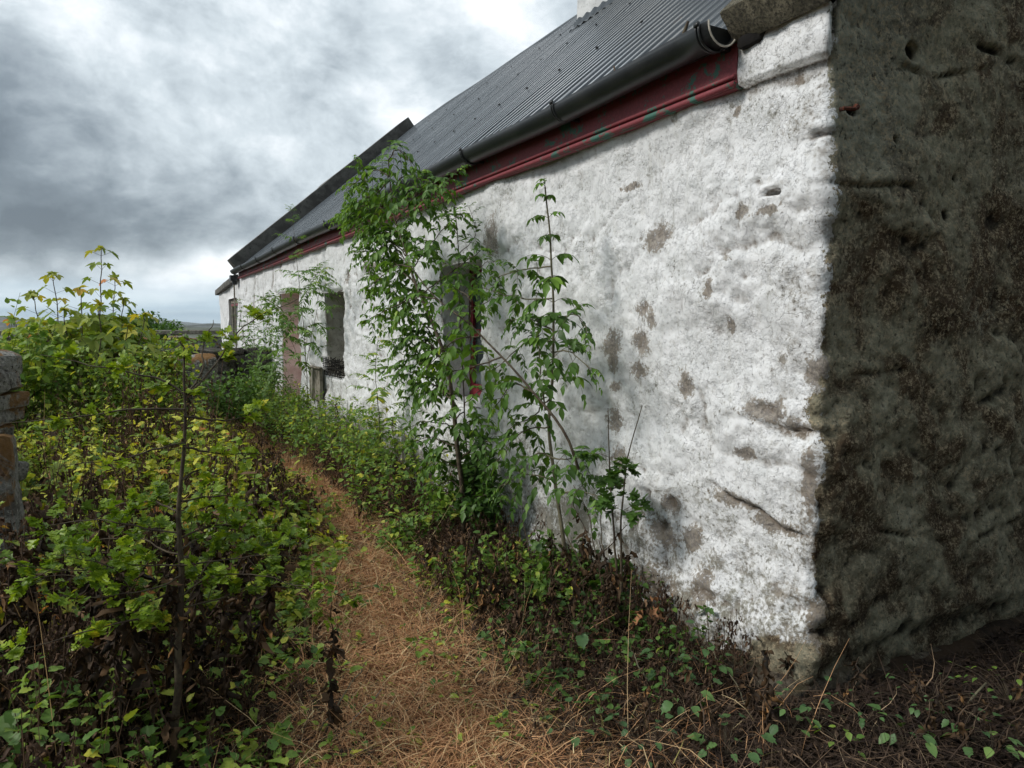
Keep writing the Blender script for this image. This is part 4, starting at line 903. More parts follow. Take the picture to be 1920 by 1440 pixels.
# --- hawthorn sapling in the foreground
lf, st = Lf(), Lf()
c = Dp([(318, 1500), (330, 1330), (336, 1150), (338, 1000), (342, 850), (345, 730), (346, 665)], 2.36, 2.34)
st.tube(spline(c, 40, .012, 9), .0155, .003, 8)
hb = [([(345, 768), (240, 768), (120, 785), (0, 795)], 2.34, 2.1, .30, .13), ([(346, 780), (420, 788), (500, 775)], 2.34, 2.5, .4, .12), ([(344, 830), (290, 842), (225, 862), (120, 870)], 2.34, 2.1, .4, .12), ([(344, 838), (420, 850), (520, 850)], 2.34, 2.5, .35, .12),
      ([(346, 740), (300, 712), (200, 690), (75, 665)], 2.34, 2.3, .55, .11), ([(347, 745), (400, 690), (430, 640), (475, 600), (560, 560)], 2.34, 2.7, .5, .12), ([(345, 745), (375, 700), (385, 640), (400, 600)], 2.34, 2.5, .5, .12), ([(346, 665), (340, 640), (335, 650)], 2.34, 2.34, .6, .06),
      ([(335, 1175), (270, 1165), (240, 1165), (140, 1190), (0, 1230)], 2.36, 1.95, .6, .09), ([(262, 1165), (240, 1100), (200, 1060), (100, 1040)], 2.3, 2.1, .8, .052), ([(340, 1148), (390, 1060), (430, 1000), (480, 960)], 2.36, 2.6, .9, .045), ([(340, 1140), (420, 1120), (470, 1100), (600, 1105), (640, 1118)], 2.36, 2.6, .9, .045),
      ([(338, 1010), (400, 985), (480, 990), (560, 980)], 2.35, 2.6, .9, .045), ([(338, 1000), (270, 990), (180, 975), (60, 990)], 2.35, 2.25, .9, .045), ([(338, 960), (280, 940), (200, 950)], 2.35, 2.5, .9, .05), ([(338, 1060), (250, 1060), (140, 1070), (30, 1060)], 2.35, 2.1, 1, .052), ([(338, 1080), (300, 1100), (180, 1120), (60, 1110)], 2.35, 2.05, 1, .052),
      ([(340, 1060), (420, 1050), (520, 1040), (590, 1060)], 2.35, 2.45, 1, .052), ([(338, 1120), (400, 1080), (500, 1080), (570, 1110)], 2.35, 2.3, 1, .052), ([(340, 940), (420, 930), (500, 945)], 2.34, 2.7, .9, .05), ([(338, 1040), (300, 1030), (260, 1010), (150, 1015)], 2.35, 2.5, 1, .052), ([(340, 1030), (380, 1010), (450, 1030), (540, 1010)], 2.35, 2.75, 1, .052), ([(338, 900), (380, 880), (430, 900)], 2.34, 2.5, .6, .08), ([(338, 1100), (260, 1130), (130, 1080), (40, 1090)], 2.35, 2.25, 1, .052)]
for k, (l, a, b_, dn, gap) in enumerate(hb):
    q = spline(Dp(l, a, b_), 22, .009, k + 5); st.tube(q, .0042 if dn < .75 else .0035, .001, 5); L = np.linalg.norm(np.diff(q, axis=0), axis=1).sum()
    for i in range(int(L / gap)):
        x = (.12 + .88 * rnd()) * 20; j = int(x); p = q[j] + (q[j + 1] - q[j]) * (x - j); d = unit(sph() * .8 + unit(q[j + 1] - q[j]) * .5 + (0, 0, .3))
        if dn > .75:
            e = p + d * (.03 + .07 * rnd()); st.tube([p, e], .0016, .001, 3); hawl(lf, st, e, d, 1.0, .52); hawl(lf, st, (p + e) / 2, d, .9, .42)
            (rnd() < .55) and hawl(lf, st, e + d * .02 + sph() * .02, d, 1.0, .62)
        else:
            for _ in range(2 + int(dn * 3)): hawl(lf, st, p + sph() * .03, d, .95, .68)
plant_thing('hawthorn_sapling', c[0] * (1, 1, 0), 'hawthorn sapling with a thin upright trunk and bright lobed leaves in the left foreground', 'sapling', lf, st, M_HAW, M_BARK)
# --- sycamore clump
def sycamore(name, label, cat, stems, D0, size, n0, tint, gap=.16, spread=.34, base=(190, 790), fill=None, m=M_SYC):
    lf, st = Lf(), Lf(); b0 = atd(*base, D0); b0[2] = 0
    for k, (px, py, dd) in enumerate(stems):
        e = atd(px, py, D0 + dd); mdl = b0 * .45 + e * .55; mdl[:2] = b0[:2] * .3 + e[:2] * .7
        q = spline([b0 + (rng.normal() * .1, rng.normal() * .1, 0), mdl, e], 20, .03, k); st.tube(q, .014, .004, 5); L = np.linalg.norm(np.diff(q, axis=0), axis=1).sum(); n = int(L * .8 / gap); az = rnd() * 6
        for i in range(n):
            t = .18 + .82 * (i + .5) / n; x = t * 18.9; j = int(x); p = q[j] + (q[j + 1] - q[j]) * (x - j); az += 1.57; pet = (.18 * (1 - .6 * t ** 2) + .04) * spread / .34
            for sg in (0, 3.14):
                d = np.array([math.cos(az + sg), math.sin(az + sg), .35 + .3 * rnd()]); ee = p + unit(d) * pet; st.tube([p, ee], .0022, .0016, 3)
                s_ = size * (1 - .35 * t ** 2) * (.75 + .45 * rnd()); lf.add(T_PALM, ee, unit(np.array([d[0], d[1], -.55])), np.array([d[0] * .5, d[1] * .5, 1]) + sph() * .25, s_, s_, tint + .10 * rng.normal() + .32 * t ** 4 * (rnd() < .55), .15)
        for _ in range(3): s_ = size * .55; lf.add(T_PALM, q[-1], unit(sph() * .8 + (0, 0, -.2)), np.array([0, 0, 1]) + sph() * .4, s_, s_, tint + .35 * rnd(), .3)
    if fill:
        n, ctr, rad = fill; ctr = atd(ctr[0], ctr[1], D0); v_ = sph(n) * (rnd((n, 1)) ** .4) * np.array(rad); P = ctr + v_
        nb = unit(v_ / np.array(rad)); D_ = unit(nb * (1, 1, .2) + sph(n) * .4 - np.array([0, 0, .5])); s_ = size * (.7 + .5 * rnd(n)); lf.add(T_PALM, P, D_, np.array([0, 0, 1.]) + nb * .5 + sph(n) * .3, s_, s_, tint + .11 * rng.normal(size=n), .15)
        for i in range(0, n, 6): st.tube([P[i], (P[i] + b0 + (0, 0, ctr[2] * .5)) / 2 + (0, 0, .05)], .003, .005, 3)
    return plant_thing(name, b0, label, cat, lf, st, m, M_BARK)
sycamore('sycamore_sapling', 'young sycamore clump with big lobed leaves, yellowing at the tips, rising above the horizon', 'sapling',
         [(190, 465, 0), (98, 512, .3), (150, 540, -.3), (232, 560, .2), (60, 548, .1), (25, 595, .4), (270, 590, -.3), (215, 520, .4), (120, 580, -.6), (185, 570, -.7), (240, 610, -.8), (80, 620, -.5), (155, 600, .6), (60, 600, 0)],
         8.0, .16, 0, .56, .15, .34, (175, 800), (430, (165, 668), (.88, .7, .50)))
# --- bushes made of many twigs
def bush(name, label, cat, ctr, D0, rad, n, T, size, m, tint, seed, asp=1.1, kind=None, bark=M_BARK, trunk=True, group=None):
    lf, st = Lf(), Lf(); ctr = atd(*ctr, D0); rad = np.array(rad); b0 = ctr * (1, 1, 0); nt = max(10, n // 22)
    for i in range(nt):
        v_ = sph() * rad * (.35 + .65 * rnd() ** .5) * (1 + .25 * rng.normal()); e = ctr + v_; e[2] = max(e[2], .05); s0 = b0 + (rng.normal() * rad[0] * .25, rng.normal() * rad[1] * .25, 0)
        q = spline([s0, (s0 + e) / 2 + (0, 0, .15 * rad[2]), e], 8, .03, i); st.tube(q, .004 * max(1, rad[2]), .0015 * max(1, rad[2]), 3)
        k = 22; t = .35 + .65 * rnd(k) ** .6; x = t * 6.99; j = x.astype(int); p = q[j] + (q[np.minimum(j + 1, 7)] - q[j]) * (x - j)[:, None] + rng.normal(size=(k, 3)) * rad.mean() * .07
        D_ = unit(sph(k) + (0, 0, .1)); s_ = size * (.6 + .8 * rnd(k)); lf.add(T, p, D_, np.array([0, 0, 1.]) + sph(k) * .6, s_, s_ * asp * .6, tint + .13 * rng.normal(size=k), .2)
    return plant_thing(name, b0, label, cat, lf, st, m, bark, group)
bush('green_bush', 'rounded bright green fine leaved bush in front of the sycamore clump', 'bush', (255, 715), 7.2, (.62, .5, .42), 3600, T_OV, .045, M_WEED, .58, 1)
bush('green_bush', 'yellow green leafy bush right of the sycamore, before the pale boulder', 'bush', (290, 660), 8.6, (.45, .4, .25), 1300, T_SAW, .07, M_WEED, .72, 2)
bush('bramble_bush', 'leafy bramble bush behind the dry-stone wall at the left edge', 'bush', (30, 665), 7.0, (.55, .5, .45), 1500, T_SAW, .08, M_WEED, .55, 3)
bush('hedge_tree', 'dark round tree on the skyline beyond the boundary wall', 'tree', (272, 605), 38, (1.1, 1.0, .75), 2600, T_OV, .16, M_ASH, .25, 4)
bush('hedge_tree', 'small dark bush on the skyline to the right of the round tree', 'tree', (318, 612), 36, (.9, .7, .35), 900, T_OV, .15, M_ASH, .3, 5)
bush('green_bush', 'low green bush against the boundary wall, right of the pale boulder', 'bush', (345, 655), 13, (.8, .6, .35), 1300, T_OV, .08, M_WEED, .5, 6)
bush('bramble_bush', 'brambles covering the foot of the dark ruined wall', 'bush', (435, 735), 9.5, (.55, .6, .38), 1500, T_SAW, .06, M_ROWAN, .42, 7)
bush('ivy_clump', 'dark green ivy clump at the foot of the wall under the red framed window', 'ivy', (898, 890), 4.75, (.12, .3, .30), 1000, T_OV, .055, M_ASH, .12, 8)
bush('bramble_bush', 'dark leafy bramble at the foot of the slender ash', 'bush', (1095, 1090), 3.9, (.20, .42, .20), 1100, T_SAW, .055, M_ASH, .3, 9)

# --- withered stalks, countable near the camera
def stalk(h, nl, T, m, tb, s0, lean=.25):
    lf, st = Lf(), Lf(); e = np.array([rng.normal() * lean * h, rng.normal() * lean * h, h]); q = spline([(0, 0, -.03), e * .5 + (rng.normal() * .03, rng.normal() * .03, 0), e], 10, .02, rnd() * 9); st.tube(q, .0045, .0018, 4)
    for i in range(nl):
        t = .25 + .75 * rnd(); x = t * 8.9; j = int(x); p = q[j] + (q[j + 1] - q[j]) * (x - j); d = unit(np.array([rng.normal(), rng.normal(), -1.3 - .8 * rnd()])); s_ = s0 * (.6 + .8 * rnd())
        lf.add(T, p, d, sph(), s_, s_ * .55, tb + .22 * rng.normal(), .5 * rng.normal())
    return lf, st
def stalk_thing(label, grp, n, zone, hh, nl, m, tb, s0, seed, name='withered_stalk', T=None, mst=None):
    protos = []
    for k in range(6):
        lf, st = stalk(hh * (.75 + .5 * rnd()), nl, T or T_WITH, m, tb, s0)
        r = thing(name, (0, 0, 0), label, 'dead plant' if m is M_DEAD else 'weed', grp); st.link('stem', mst or M_STALK, r); lf.link('leaves', m, r); protos.append(r)
    used = set()
    for i in range(n):
        k = i % 6; o = protos[k] if k not in used else copy_tree(protos[k]); used.add(k)
        x, y = zone(i); o.location = (x, y, float(gz(x, y))); o.rotation_euler = (0, 0, rnd() * 6.28); s_ = .8 + .4 * rnd(); o.scale = (s_, s_, s_)
def zone_px(lo, hi):
    def f(i):
        while True:
            px, py = lo[0] + (hi[0] - lo[0]) * rnd(), lo[1] + (hi[1] - lo[1]) * rnd(); p = gnd(px, py)
            if (p[0] - pc(p[1]) > ph(p[1]) - .02 or pc(p[1]) - p[0] > ph(p[1]) + .16) and (p[0] < W - .1 or p[1] < YC - .12) and not (p[0] < -.45 and 3.9 < p[1] < 6): return p[0], p[1]
    return f
stalk_thing('withered blackish brown stalk with shrivelled hanging leaves, in the left foreground undergrowth', 'withered stalks in the left foreground', 60, zone_px((0, 1190), (560, 1500)), .58, 30, M_DEAD, .45, .055, 1)
stalk_thing('withered dark stalk standing in the litter between the path and the white wall', 'withered stalks beside the path near the wall', 34, zone_px((760, 1080), (1180, 1230)), .36, 18, M_DEAD, .5, .045, 2)
stalk_thing('thin withered stalk in the dark litter at the foot of the walls, near the corner', 'withered stalks near the cottage corner', 22, zone_px((1180, 1290), (1920, 1440)), .16, 9, M_DEAD, .5, .035, 3)
for k, (px, py, h_, lb) in enumerate([(608, 1400, .52, 'single withered stalk standing at the left edge of the dry path, in front'), (1435, 1400, .36, 'dark withered stalk at the foot of the white corner'), (740, 1000, .45, 'pointed brown dock spike in front of the white wall left of the tall ash'), (630, 860, .62, 'brown withered nettle before the charred basket')]):
    lf, st = stalk(h_, 22, T_WITH, M_DEAD, .45, .06, .05); p = gnd(px, py); r = thing('withered_stalk', (0, 0, 0), lb, 'dead plant'); st.link('stem', M_STALK, r); lf.link('leaves', M_DEAD if k < 2 else M_DEADB, r); r.location = (min(p[0], W - .12), p[1], 0)

# --- undergrowth nobody could count
def scatter(n, y0, y1, side, dens=None, xmin=-3.0):
    out = []
    while len(out) < n:
        y = y0 + (y1 - y0) * rnd(); x = xmin + (W - xmin) * rnd() if side == 'L' else pc(y) + (W - pc(y)) * rnd() * (-1 if side == 'P' and rnd() < .5 else 1)
        d = (x - pc(y)); wn = .16 * float(fbm(x * 2.3, y * 2.3, 55, 3)); ok = d < -ph(y) + .05 + wn if side == 'L' else d > ph(y) - .06 + wn if side == 'R' else abs(d) < ph(y) + .05 and abs(d) > ph(y) * .35 * rnd()
        if not ok or x > W - .05: continue
        if x < -.42 and 3.9 < y < 5.9 + (-.4 - x) * .6: continue
        if x < -1.2 + .16 * (y - 2.) * -1: continue
        if dens is not None and rnd() > dens(x, y): continue
        out.append((x, y))
    return np.array(out)
def weeds(lf, st, pts, hf, nl, T, size, tint, asp, tj=.16, up=.3, bend=.25, sr=.0022):
    for x, y in pts:
        h = hf(x, y) * (.6 + .6 * rnd()); z = float(gz(x, y)); e = np.array([x + rng.normal() * .16 * h, y + rng.normal() * .16 * h, z + h]); b0 = np.array([x, y, z - .01]); q = spline([b0, (b0 + e) / 2 + rng.normal(size=3) * .02, e], 6); st.tube(q, sr, sr * .5, 3, .35 + .3 * rnd())
        k = max(3, int(nl * (.6 + .8 * rnd()))); t = .25 + .75 * rnd(k) ** .7; xx = t * 4.99; j = xx.astype(int); p = q[j] + (q[j + 1] - q[j]) * (xx - j)[:, None]
        a = rnd(k) * 6.28; d = np.stack([np.cos(a), np.sin(a), up + .5 * rng.normal(size=k)], 1); s_ = size * (.55 + .8 * rnd(k)) * (1.15 - .5 * t); p = p + unit(d) * (s_ * .5)[:, None]
        lf.add(T, p, d, np.array([0, 0, 1.]) + rng.normal(size=(k, 3)) * .35, s_, s_ * asp, tint(x, y) + tj * rng.normal(size=k), bend * (1 + rng.normal(size=k)))
patchy = lambda x, y, s, lo=-.25, hi=.25: float(sst(fbm(x * 1.1, y * 1.1, s, 2), lo, hi))
def stuff(name, label, cat, lf, m): o = lf.link(name, m); tag(o, label, cat, None, 'stuff'); return o
edge = lambda x, y: .22 + .78 * float(sst(pc(y) - ph(y) - x, .0, .75))
hL = lambda x, y: (.42 + .12 * math.sin(x * 3 + y) + .02 * y) * edge(x, y)
lf, st = Lf(), Lf()
weeds(lf, st, scatter(520, 3.2, 12, 'L', lambda x, y: .15 + .85 * patchy(x, y, 900)), lambda x, y: hL(x, y) * 1.05, 13, T_SAW, .088, lambda x, y: .60 + .03 * min(y, 8), .62)
weeds(lf, st, scatter(430, 3.0, 9, 'L', lambda x, y: patchy(x, y, 901)), hL, 13, T_OV, .07, lambda x, y: .66, .7)
weeds(lf, st, scatter(210, 1.9, 3.6, 'L', lambda x, y: .1 + .9 * patchy(x, y, 902)), lambda x, y: .40 * edge(x, y), 8, T_SAW, .062, lambda x, y: .5, .68)
weeds(lf, st, scatter(260, 2.0, 6, 'P'), lambda x, y: .06, 5, T_OV, .035, lambda x, y: .55, .65)
weeds(lf, st, scatter(60, 2.6, 7, 'P'), lambda x, y: .16, 6, T_SAW, .05, lambda x, y: .6, .65)
o = stuff('green_undergrowth', 'tangled green and yellowing weeds filling the garden left of the path', 'undergrowth', lf, M_WEED)
st2 = st
lf = Lf()
weeds(lf, st, scatter(150, 3.4, 10, 'L', lambda x, y: patchy(x, y, 907)), lambda x, y: hL(x, y) * 1.25, 9, T_PALM, .075, lambda x, y: .5, 1.0, .2, -.1)
weeds(lf, st, scatter(60, 3.2, 7, 'L', lambda x, y: 1 - patchy(x, y, 907)), lambda x, y: hL(x, y) * 1.1, 7, T_PALM, .06, lambda x, y: .8, 1.0, .16, -.1)
stuff('sycamore_seedlings', 'lobed leaved seedlings scattered through the weeds left of the path', 'undergrowth', lf, M_SYC)
lf = Lf(); st = st2
weeds(lf, st, scatter(520, 3.2, 9, 'L', lambda x, y: .1 + .9 * patchy(x, y, 903, -.1, .3)), lambda x, y: hL(x, y) * 1.45, 24, T_WITH, .055, lambda x, y: .42, .55, .25, -1.1, .2, .003)
weeds(lf, st, scatter(260, 1.8, 3.3, 'L'), lambda x, y: .42 * edge(x, y), 26, T_WITH, .05, lambda x, y: .3, .5, .22, -1.1, .2, .003)
weeds(lf, st, scatter(160, 1.9, 3.0, 'R'), lambda x, y: .14 + .12 * float(sst(x, 1.9, 2.2)), 16, T_WITH, .035, lambda x, y: .25, .5, .22, -1.0, .2, .002)
weeds(lf, st, scatter(260, 2.4, 7, 'R'), lambda x, y: .26, 18, T_WITH, .04, lambda x, y: .35, .5, .22, -1.0, .2, .003)
k_ = 900; pts_ = scatter(k_, 1.9, 8, 'L'); hh_ = np.array([.62 * edge(x, y) for x, y in pts_]) * (.5 + .7 * rnd(k_))
lf.blades(np.c_[pts_, gz(pts_[:, 0], pts_[:, 1])], np.c_[rng.normal(size=(k_, 2)) * .22, np.ones(k_)], hh_, .0016 + .0012 * rnd(k_), .75 + .2 * rng.normal(size=k_), .05 * rnd(k_), 4)
stuff('withered_undergrowth', 'mass of shrivelled brown dead stems and leaves among the weeds', 'undergrowth', lf, M_DEADB)
lf = Lf()
hR = lambda x, y: (.22 + .36 * float(sst(y, 3.6, 6.0))) * float(sst(y, 2.4, 3.4) * .6 + .4)
weeds(lf, st, scatter(560, 4.3, 12, 'R', lambda x, y: .5 + .5 * patchy(x, y, 905)), hR, 12, T_SAW, .06, lambda x, y: .5, .66)
weeds(lf, st, scatter(150, 2.0, 3.3, 'R'), lambda x, y: .12 + .10 * float(sst(x, 1.9, 2.2)), 8, T_SAW, .042, lambda x, y: .22, .7)
weeds(lf, st, scatter(230, 2.9, 4.6, 'R', lambda x, y: patchy(x, y, 906)), lambda x, y: .17, 8, T_OV, .05, lambda x, y: .45, .7)
stuff('wall_foot_undergrowth', 'brambles and weeds crowding the foot of the white wall', 'undergrowth', lf, M_WEED)
lf = Lf(); lf.V, lf.F, lf.T, lf.n = st.V, st.F, st.T, st.n; stuff('weed_stems', 'thin stems of the undergrowth', 'undergrowth', lf, M_DEADB)
# dry grass on the path
def blades_on(lf, n, y0, y1, half, lmin, lmax, wd, tint, zj=.02, up=.15, xoff=0, density=None):
    y = y0 + (y1 - y0) * rnd(n); x = pc(y) + xoff + rng.normal(size=n) * (ph(y) + half) * .62
    ok = (x < W - .04) & ~((x < -.42) & (y > 3.9)); x, y = x[ok], y[ok]; n = len(x)
    a = rnd(n) * 6.28 + 1.2 * fbm(x * 2, y * 2, 77, 2); D = np.stack([np.cos(a), np.sin(a), up + .3 * np.abs(rng.normal(size=n))], 1); P = np.stack([x, y, gz(x, y) + zj * rnd(n) - .004], 1)
    lf.blades(P, D, lmin + (lmax - lmin) * rnd(n) ** 2, np.full(n, wd) * (.6 + .8 * rnd(n)), tint + .2 * rng.normal(size=n), .5 + .3 * rnd(n))
lf = Lf()
blades_on(lf, 50000, 1.3, 4.2, -.02, .04, .16, .0013, .40, .025)
blades_on(lf, 26000, 4.0, 8, .06, .05, .18, .0018, .58, .03)
blades_on(lf, 9000, 7.5, 13, .08, .06, .2, .003, .6, .04)
blades_on(lf, 1500, 1.3, 6, .3, .12, .32, .0016, .72, .05, .5)
blades_on(lf, 6000, 1.6, 9, 1.2, .15, .45, .0013, .66, .03, 1.0)
blades_on(lf, 13000, 1.3, 4.4, .0, .05, .22, .0015, .70, .045, .35)
stuff('dry_grass', 'dry reddish straw grass trodden flat along the path', 'grass', lf, M_STRAW)
lf = Lf()
def litter(n, fx, fy, wd, lm, tint):
    x, y = fx(n), fy(n); ok = (x < W + 2) & ((x < W - .02) | (y < YC - .06)); x, y = x[ok], y[ok]; n = len(x)
    a = rnd(n) * 6.28; D = np.stack([np.cos(a), np.sin(a), .1 + .25 * np.abs(rng.normal(size=n))], 1); P = np.stack([x, y, gz(x, y) + .02 * rnd(n)], 1)
    lf.blades(P, D, lm * (.3 + rnd(n) ** 2 * 1.5), wd * (.6 + .9 * rnd(n)), tint + .25 * rng.normal(size=n), .35 * rnd(n))
    k = n // 3; s_ = .02 + .03 * rnd(k); lf.add(T_WITH, P[:k], sph(k) * (1, 1, .3), sph(k) + (0, 0, 1), s_, s_ * .6, tint - .1 + .2 * rng.normal(size=k), .3)
litter(9000, lambda n: 1.2 + 1.2 * rnd(n), lambda n: 1.2 + 3.6 * rnd(n), .0018, .14, .45)
litter(5000, lambda n: .4 + 1.3 * rnd(n), lambda n: 1.4 + 3.6 * rnd(n), .0016, .09, .45)
litter(7500, lambda n: 1.7 + 2.6 * rnd(n), lambda n: .7 + 1.1 * rnd(n), .0018, .10, .22)
litter(6000, lambda n: -.8 + 1.6 * rnd(n), lambda n: 1.8 + 2.4 * rnd(n), .0018, .12, .35)
stuff('leaf_litter', 'dark litter of fallen twigs and shrivelled leaves beside the wall', 'litter', lf, M_LITTER)

# --- single low plants one can point to
def rosette(name, label, base, n, T, size, asp, m, tint, h=.10, stemr=.0018, cat='weed', spread=1.):
    lf, st = Lf(), Lf(); base = np.array([base[0], base[1], float(gz(base[0], base[1]))])
    n = int(n * 1.6); size *= .82; tint -= .14 if m is M_PALEW else 0
    for i in range(n):
        a = 6.28 * i / n + rng.normal() * .4; r_ = (.03 + .09 * rnd()) * spread; hh = h * (.4 + .9 * rnd()); e = base + (math.cos(a) * r_, math.sin(a) * r_, hh); st.tube(spline([base, (base + e) / 2 + (0, 0, hh * .3), e], 6), stemr, stemr * .6, 3)
        s_ = size * (.65 + .6 * rnd()); lf.add(T, e, (math.cos(a), math.sin(a), -.15 + .3 * rng.normal()), np.array([0, 0, 1.]) + sph() * .3, s_, s_ * asp, tint + .1 * rng.normal(), .25)
    return plant_thing(name, base, label, cat, lf, st, m, M_BARK)
for (px, py, n, T, s_, asp, m, ti, h_, lb, sp) in [
    (1700, 1425, 7, T_OV, .06, .7, M_PALEW, .60, .07, 'broad leaved weed at the bottom edge below the dark gable', 1), (1860, 1435, 8, T_OV, .055, .75, M_PALEW, .75, .08, 'spotted yellow green weed at the bottom right corner', 1),
    (1895, 1330, 16, T_OV, .032, .7, M_WEED, .45, .12, 'small leaved creeper at the foot of the gable on the right edge', 1.8), (1580, 1425, 6, T_OV, .04, .75, M_WEED, .45, .07, 'little clover like weed below the mossy footing stone', .8),
    (1325, 1300, 10, T_OV, .045, .75, M_PALEW, .42, .20, 'bramble spray with round leaves against the foot of the white wall', 1.1), (1480, 1400, 6, T_OV, .05, .75, M_PALEW, .5, .10, 'small bramble sprout in front of the white corner', .8),
    (1290, 1370, 7, T_SAW, .06, .75, M_PALEW, .55, .10, 'pale green nettle leaves in the litter near the corner', 1.2), (1360, 1440, 8, T_SAW, .055, .75, M_PALEW, .45, .10, 'curled green weed at the bottom edge left of the corner', 1.2),
    (1620, 1385, 9, T_SAW, .035, .7, M_PALEW, .3, .07, 'dark small leaved weed in the gap under the gable corner', 1.3), (1740, 1350, 10, T_OV, .03, .7, M_PALEW, .35, .10, 'low dark creeper along the foot of the gable', 2.0),
    (1200, 1420, 9, T_SAW, .045, .7, M_PALEW, .35, .10, 'dark green nettle at the bottom edge right of the path', 1.2), (1240, 1300, 8, T_SAW, .05, .7, M_PALEW, .3, .14, 'dark green nettle at the wall foot behind the thick brown stick', 1.2), (1530, 1395, 7, T_SAW, .04, .7, M_PALEW, .35, .12, 'weed sprouting from the footing stones under the corner', 1.), (1800, 1400, 8, T_SAW, .045, .7, M_PALEW, .4, .09, 'toothed weed beside the long pale stick', 1.3),
    (1085, 1250, 5, T_SAW, .075, .85, M_PALEW, .45, .14, 'large nettle leaf pair in the litter between path and wall', .8), (1080, 1400, 5, T_SAW, .055, .8, M_PALEW, .42, .08, 'small drooping weed at the right edge of the dry path', .9),
    (1215, 1215, 5, T_WITH, .09, .6, M_STRAW, .3, .16, 'crumpled yellow brown leaf at the foot of the white wall', .5), (265, 1235, 5, T_PALM, .075, 1, M_SYC, .93, .26, 'yellow and orange leaf on a bent stalk in the left foreground', .7),
    (45, 1440, 7, T_SAW, .10, .8, M_WEED, .35, .28, 'large dark nettle leaves at the bottom left corner', 1.2), (250, 1440, 9, T_SAW, .08, .8, M_WEED, .45, .20, 'green nettle leaves at the bottom edge beside the hawthorn trunk', 1.2),
    (470, 1340, 8, T_SAW, .06, .8, M_WEED, .5, .16, 'pale nettle shoot in the brown stalks left of the path', 1), (950, 1230, 9, T_SAW, .045, .6, M_WEED, .5, .06, 'green thistle rosette in the middle of the dry path', 1.2), (650, 1130, 9, T_SAW, .05, .7, M_PALEW, .5, .08, 'pale green weed at the left rim of the straw path', 1.4),
    (180, 1040, 5, T_OV, .07, .9, M_WEED, .85, .52, 'bright yellow green leaf pair above the left undergrowth', .7)]:
    p = gnd(px, py); rosette('low_weed', lb, p, n, T, s_, asp, m, ti, h_, spread=sp)
# --- sticks
def stick(label, pts, r, m=M_BARKG, name='fallen_stick'):
    b = MB(); q = spline(pts, 14, .012, r * 999); b.tube(q, np.linspace(r, r * .6, len(q)), 7); o = b.link(name, m, None, True)
    tag(o, label, 'stick'); return o
stick('long pale crooked stick lying below the dark gable', [gnd(1620, 1395, .02), gnd(1700, 1370, .03), gnd(1790, 1340, .03), gnd(1830, 1300, .08), gnd(1850, 1280, .12)], .007)
stick('short thick dark stick lying at the bottom edge of the path', [gnd(620, 1412, .02), gnd(700, 1408, .03)], .012, M_STALK)
stick('straight pale stalk leaning across the left side of the path', [gnd(622, 1390, .01), gnd(700, 1310, .06), gnd(716, 1292, .08)], .003, M_WOODG)
stick('thin dark twig crossing above the pale stalk on the path', [gnd(600, 1370, .03), gnd(660, 1280, .06), gnd(690, 1235, .08)], .003)
stick('thick brown stick lying in the litter near the white wall', [gnd(1130, 1318, .02), gnd(1260, 1312, .03)], .009, M_BARK)
stick('thin bare cane leaning from the litter against the wall foot', [gnd(1270, 1330, .01), gnd(1210, 1270, .08), gnd(1175, 1200, .14)], .004)
stick('long straight twig propped in front of the white corner', [gnd(1420, 1360, .02), gnd(1370, 1270, .12), gnd(1310, 1190, .2)], .0028)
b = MB(); q = np.array([W - .17, atx(1275, 120, W - .2)[1], 2.70]); b.tube([q + (0, 0, -.03), q + (.0, .012, .035), q + (0, -.012, .075)], [.008, .009, .006], 6); tag(b.link('broken_twig', M_BARK, None, True), 'broken twig standing up in the gutter', 'twig')
b = MB(); q = np.array([W - .17, atx(1146, 170, W - .2)[1], 2.70]); b.tube([q + (0, 0, -.03), q + (0, .02, .05)], [.005, .004], 6); tag(b.link('broken_twig', M_STALK, None, True), 'short black twig sticking out of the gutter, left of the broken one', 'twig')
# --- basket and board by the blocked opening
b = MB(); y0, y1 = 8.42, 9.20
for k in range(9):
    z = .86 + k * .026; xx = W - .03 - .02 * (k / 8)
    b.tube([(xx, y0, z), (xx - .01, (y0 + y1) / 2, z + .008 * rng.normal()), (xx, y1 + .08 * (k / 8), z)], .006, 5)
for k in range(11): y = y0 + (y1 - y0) * k / 10; b.tube([(W - .03, y, .85), (W - .05, y + .02 * rng.normal() , 1.09)], .005, 5)
for k in range(60): p = np.array([W + .10 * rnd(), y0 + (y1 - y0) * rnd(), .87 + .18 * rnd()]); b.tube([p, p + sph() * .12 * (1, 1, .4)], .004, 4)
tag(b.link('wire_basket', M_BLACK, None, True), 'charred black wire basket on the ledge of the blocked opening', 'basket')
bd = thing('board_frame', (W - .08, 9.5, .0), 'small grey board frame with a pale upright rod leaning on the white wall', 'board')
b = MB(); b.box((W - .075, 9.28, .50), (W - .035, 9.86, .94)); b.link('board', M_WOODG, bd)
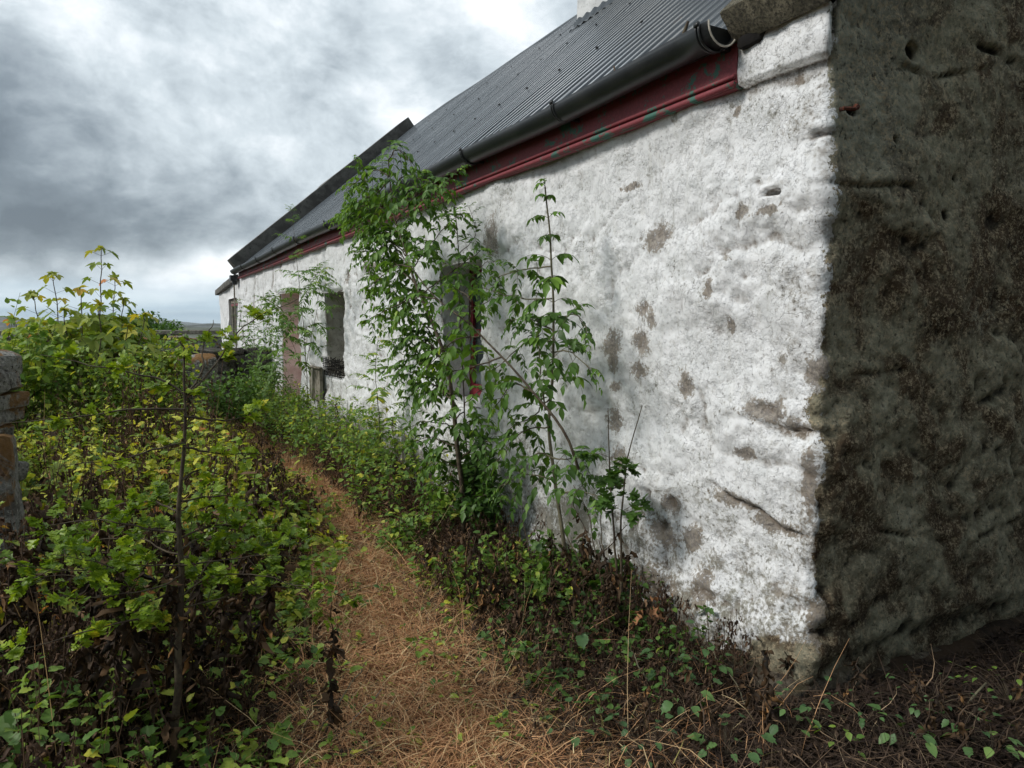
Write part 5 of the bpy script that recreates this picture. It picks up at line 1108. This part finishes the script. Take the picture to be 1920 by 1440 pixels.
b = MB(); b.tube([(W - .10, 9.60, .48), (W - .09, 9.60, .96)], .014, 6); b.link('rod', M_WHITEP, bd, True); b = MB(); b.tube([(W - .11, 9.15, .93), (W - .09, 10.0, .93)], .012, 6); b.link('crossbar', M_WOODG, bd, True)
# --- unseen trees added behind the camera to shade gable, roof flanks and foreground
for k, (x, y, r_) in enumerate([(-1.8, -4.8, 1.9), (1.6, -4.4, 2.0), (4.6, -3.2, 1.9), (7.2, -2.4, 1.7)]):
    lf, st = Lf(), Lf(); n = 2600; ctr = np.array([x, y, 3.0]); v_ = sph(n) * (rnd((n, 1)) ** .35) * np.array([r_, r_ * .7, 2.6]); v_ *= 1 + .25 * pn(v_[:, :1] * 1.3, v_[:, 2:] * 1.3, 950 + k)
    lf.add(T_OV, ctr + v_, sph(n), sph(n) + (0, 0, .8), .17, .13, .3 + .15 * rng.normal(size=n), .2); st.tube(spline([(x, y, 0), (x + .1, y, 1.5), (x, y, 4)], 10), .14, .05, 8)
    for j in range(12): a = rnd() * 6.28; st.tube(spline([(x, y, 1.2 + 2.2 * rnd()), (x + .8 * math.cos(a), y + .5 * math.sin(a), 3), (x + 1.4 * math.cos(a), y + math.sin(a), 3.2 + 1.4 * rnd())], 8), .04, .01, 5)
    plant_thing('added_shade_tree', (x, y, 0), ['leftmost', 'second from left', 'second from right', 'rightmost'][k] + ' of the unseen trees added behind the viewpoint to block light', 'tree', lf, st, M_ASH, M_BARK)

# --- the air
hm = bpy.data.materials.new('pale_air'); hm.use_nodes = True; hm.node_tree.nodes.clear(); ht = N(hm.node_tree)
hv = ht.new('ShaderNodeVolumePrincipled'); hv.inputs['Color'].default_value = (.82, .90, .98, 1); hv.inputs['Density'].default_value = 1.1e-4; hv.inputs['Anisotropy'].default_value = .3
ho = ht.new('ShaderNodeOutputMaterial'); ht.l.new(hv.outputs[0], ho.inputs['Volume'])
b = MB(); b.box((-9600, -9600, -8), (9600, 9600, 130)); tag(b.link('haze', hm), 'thin pale sea air over the far land', 'haze', None, 'stuff')
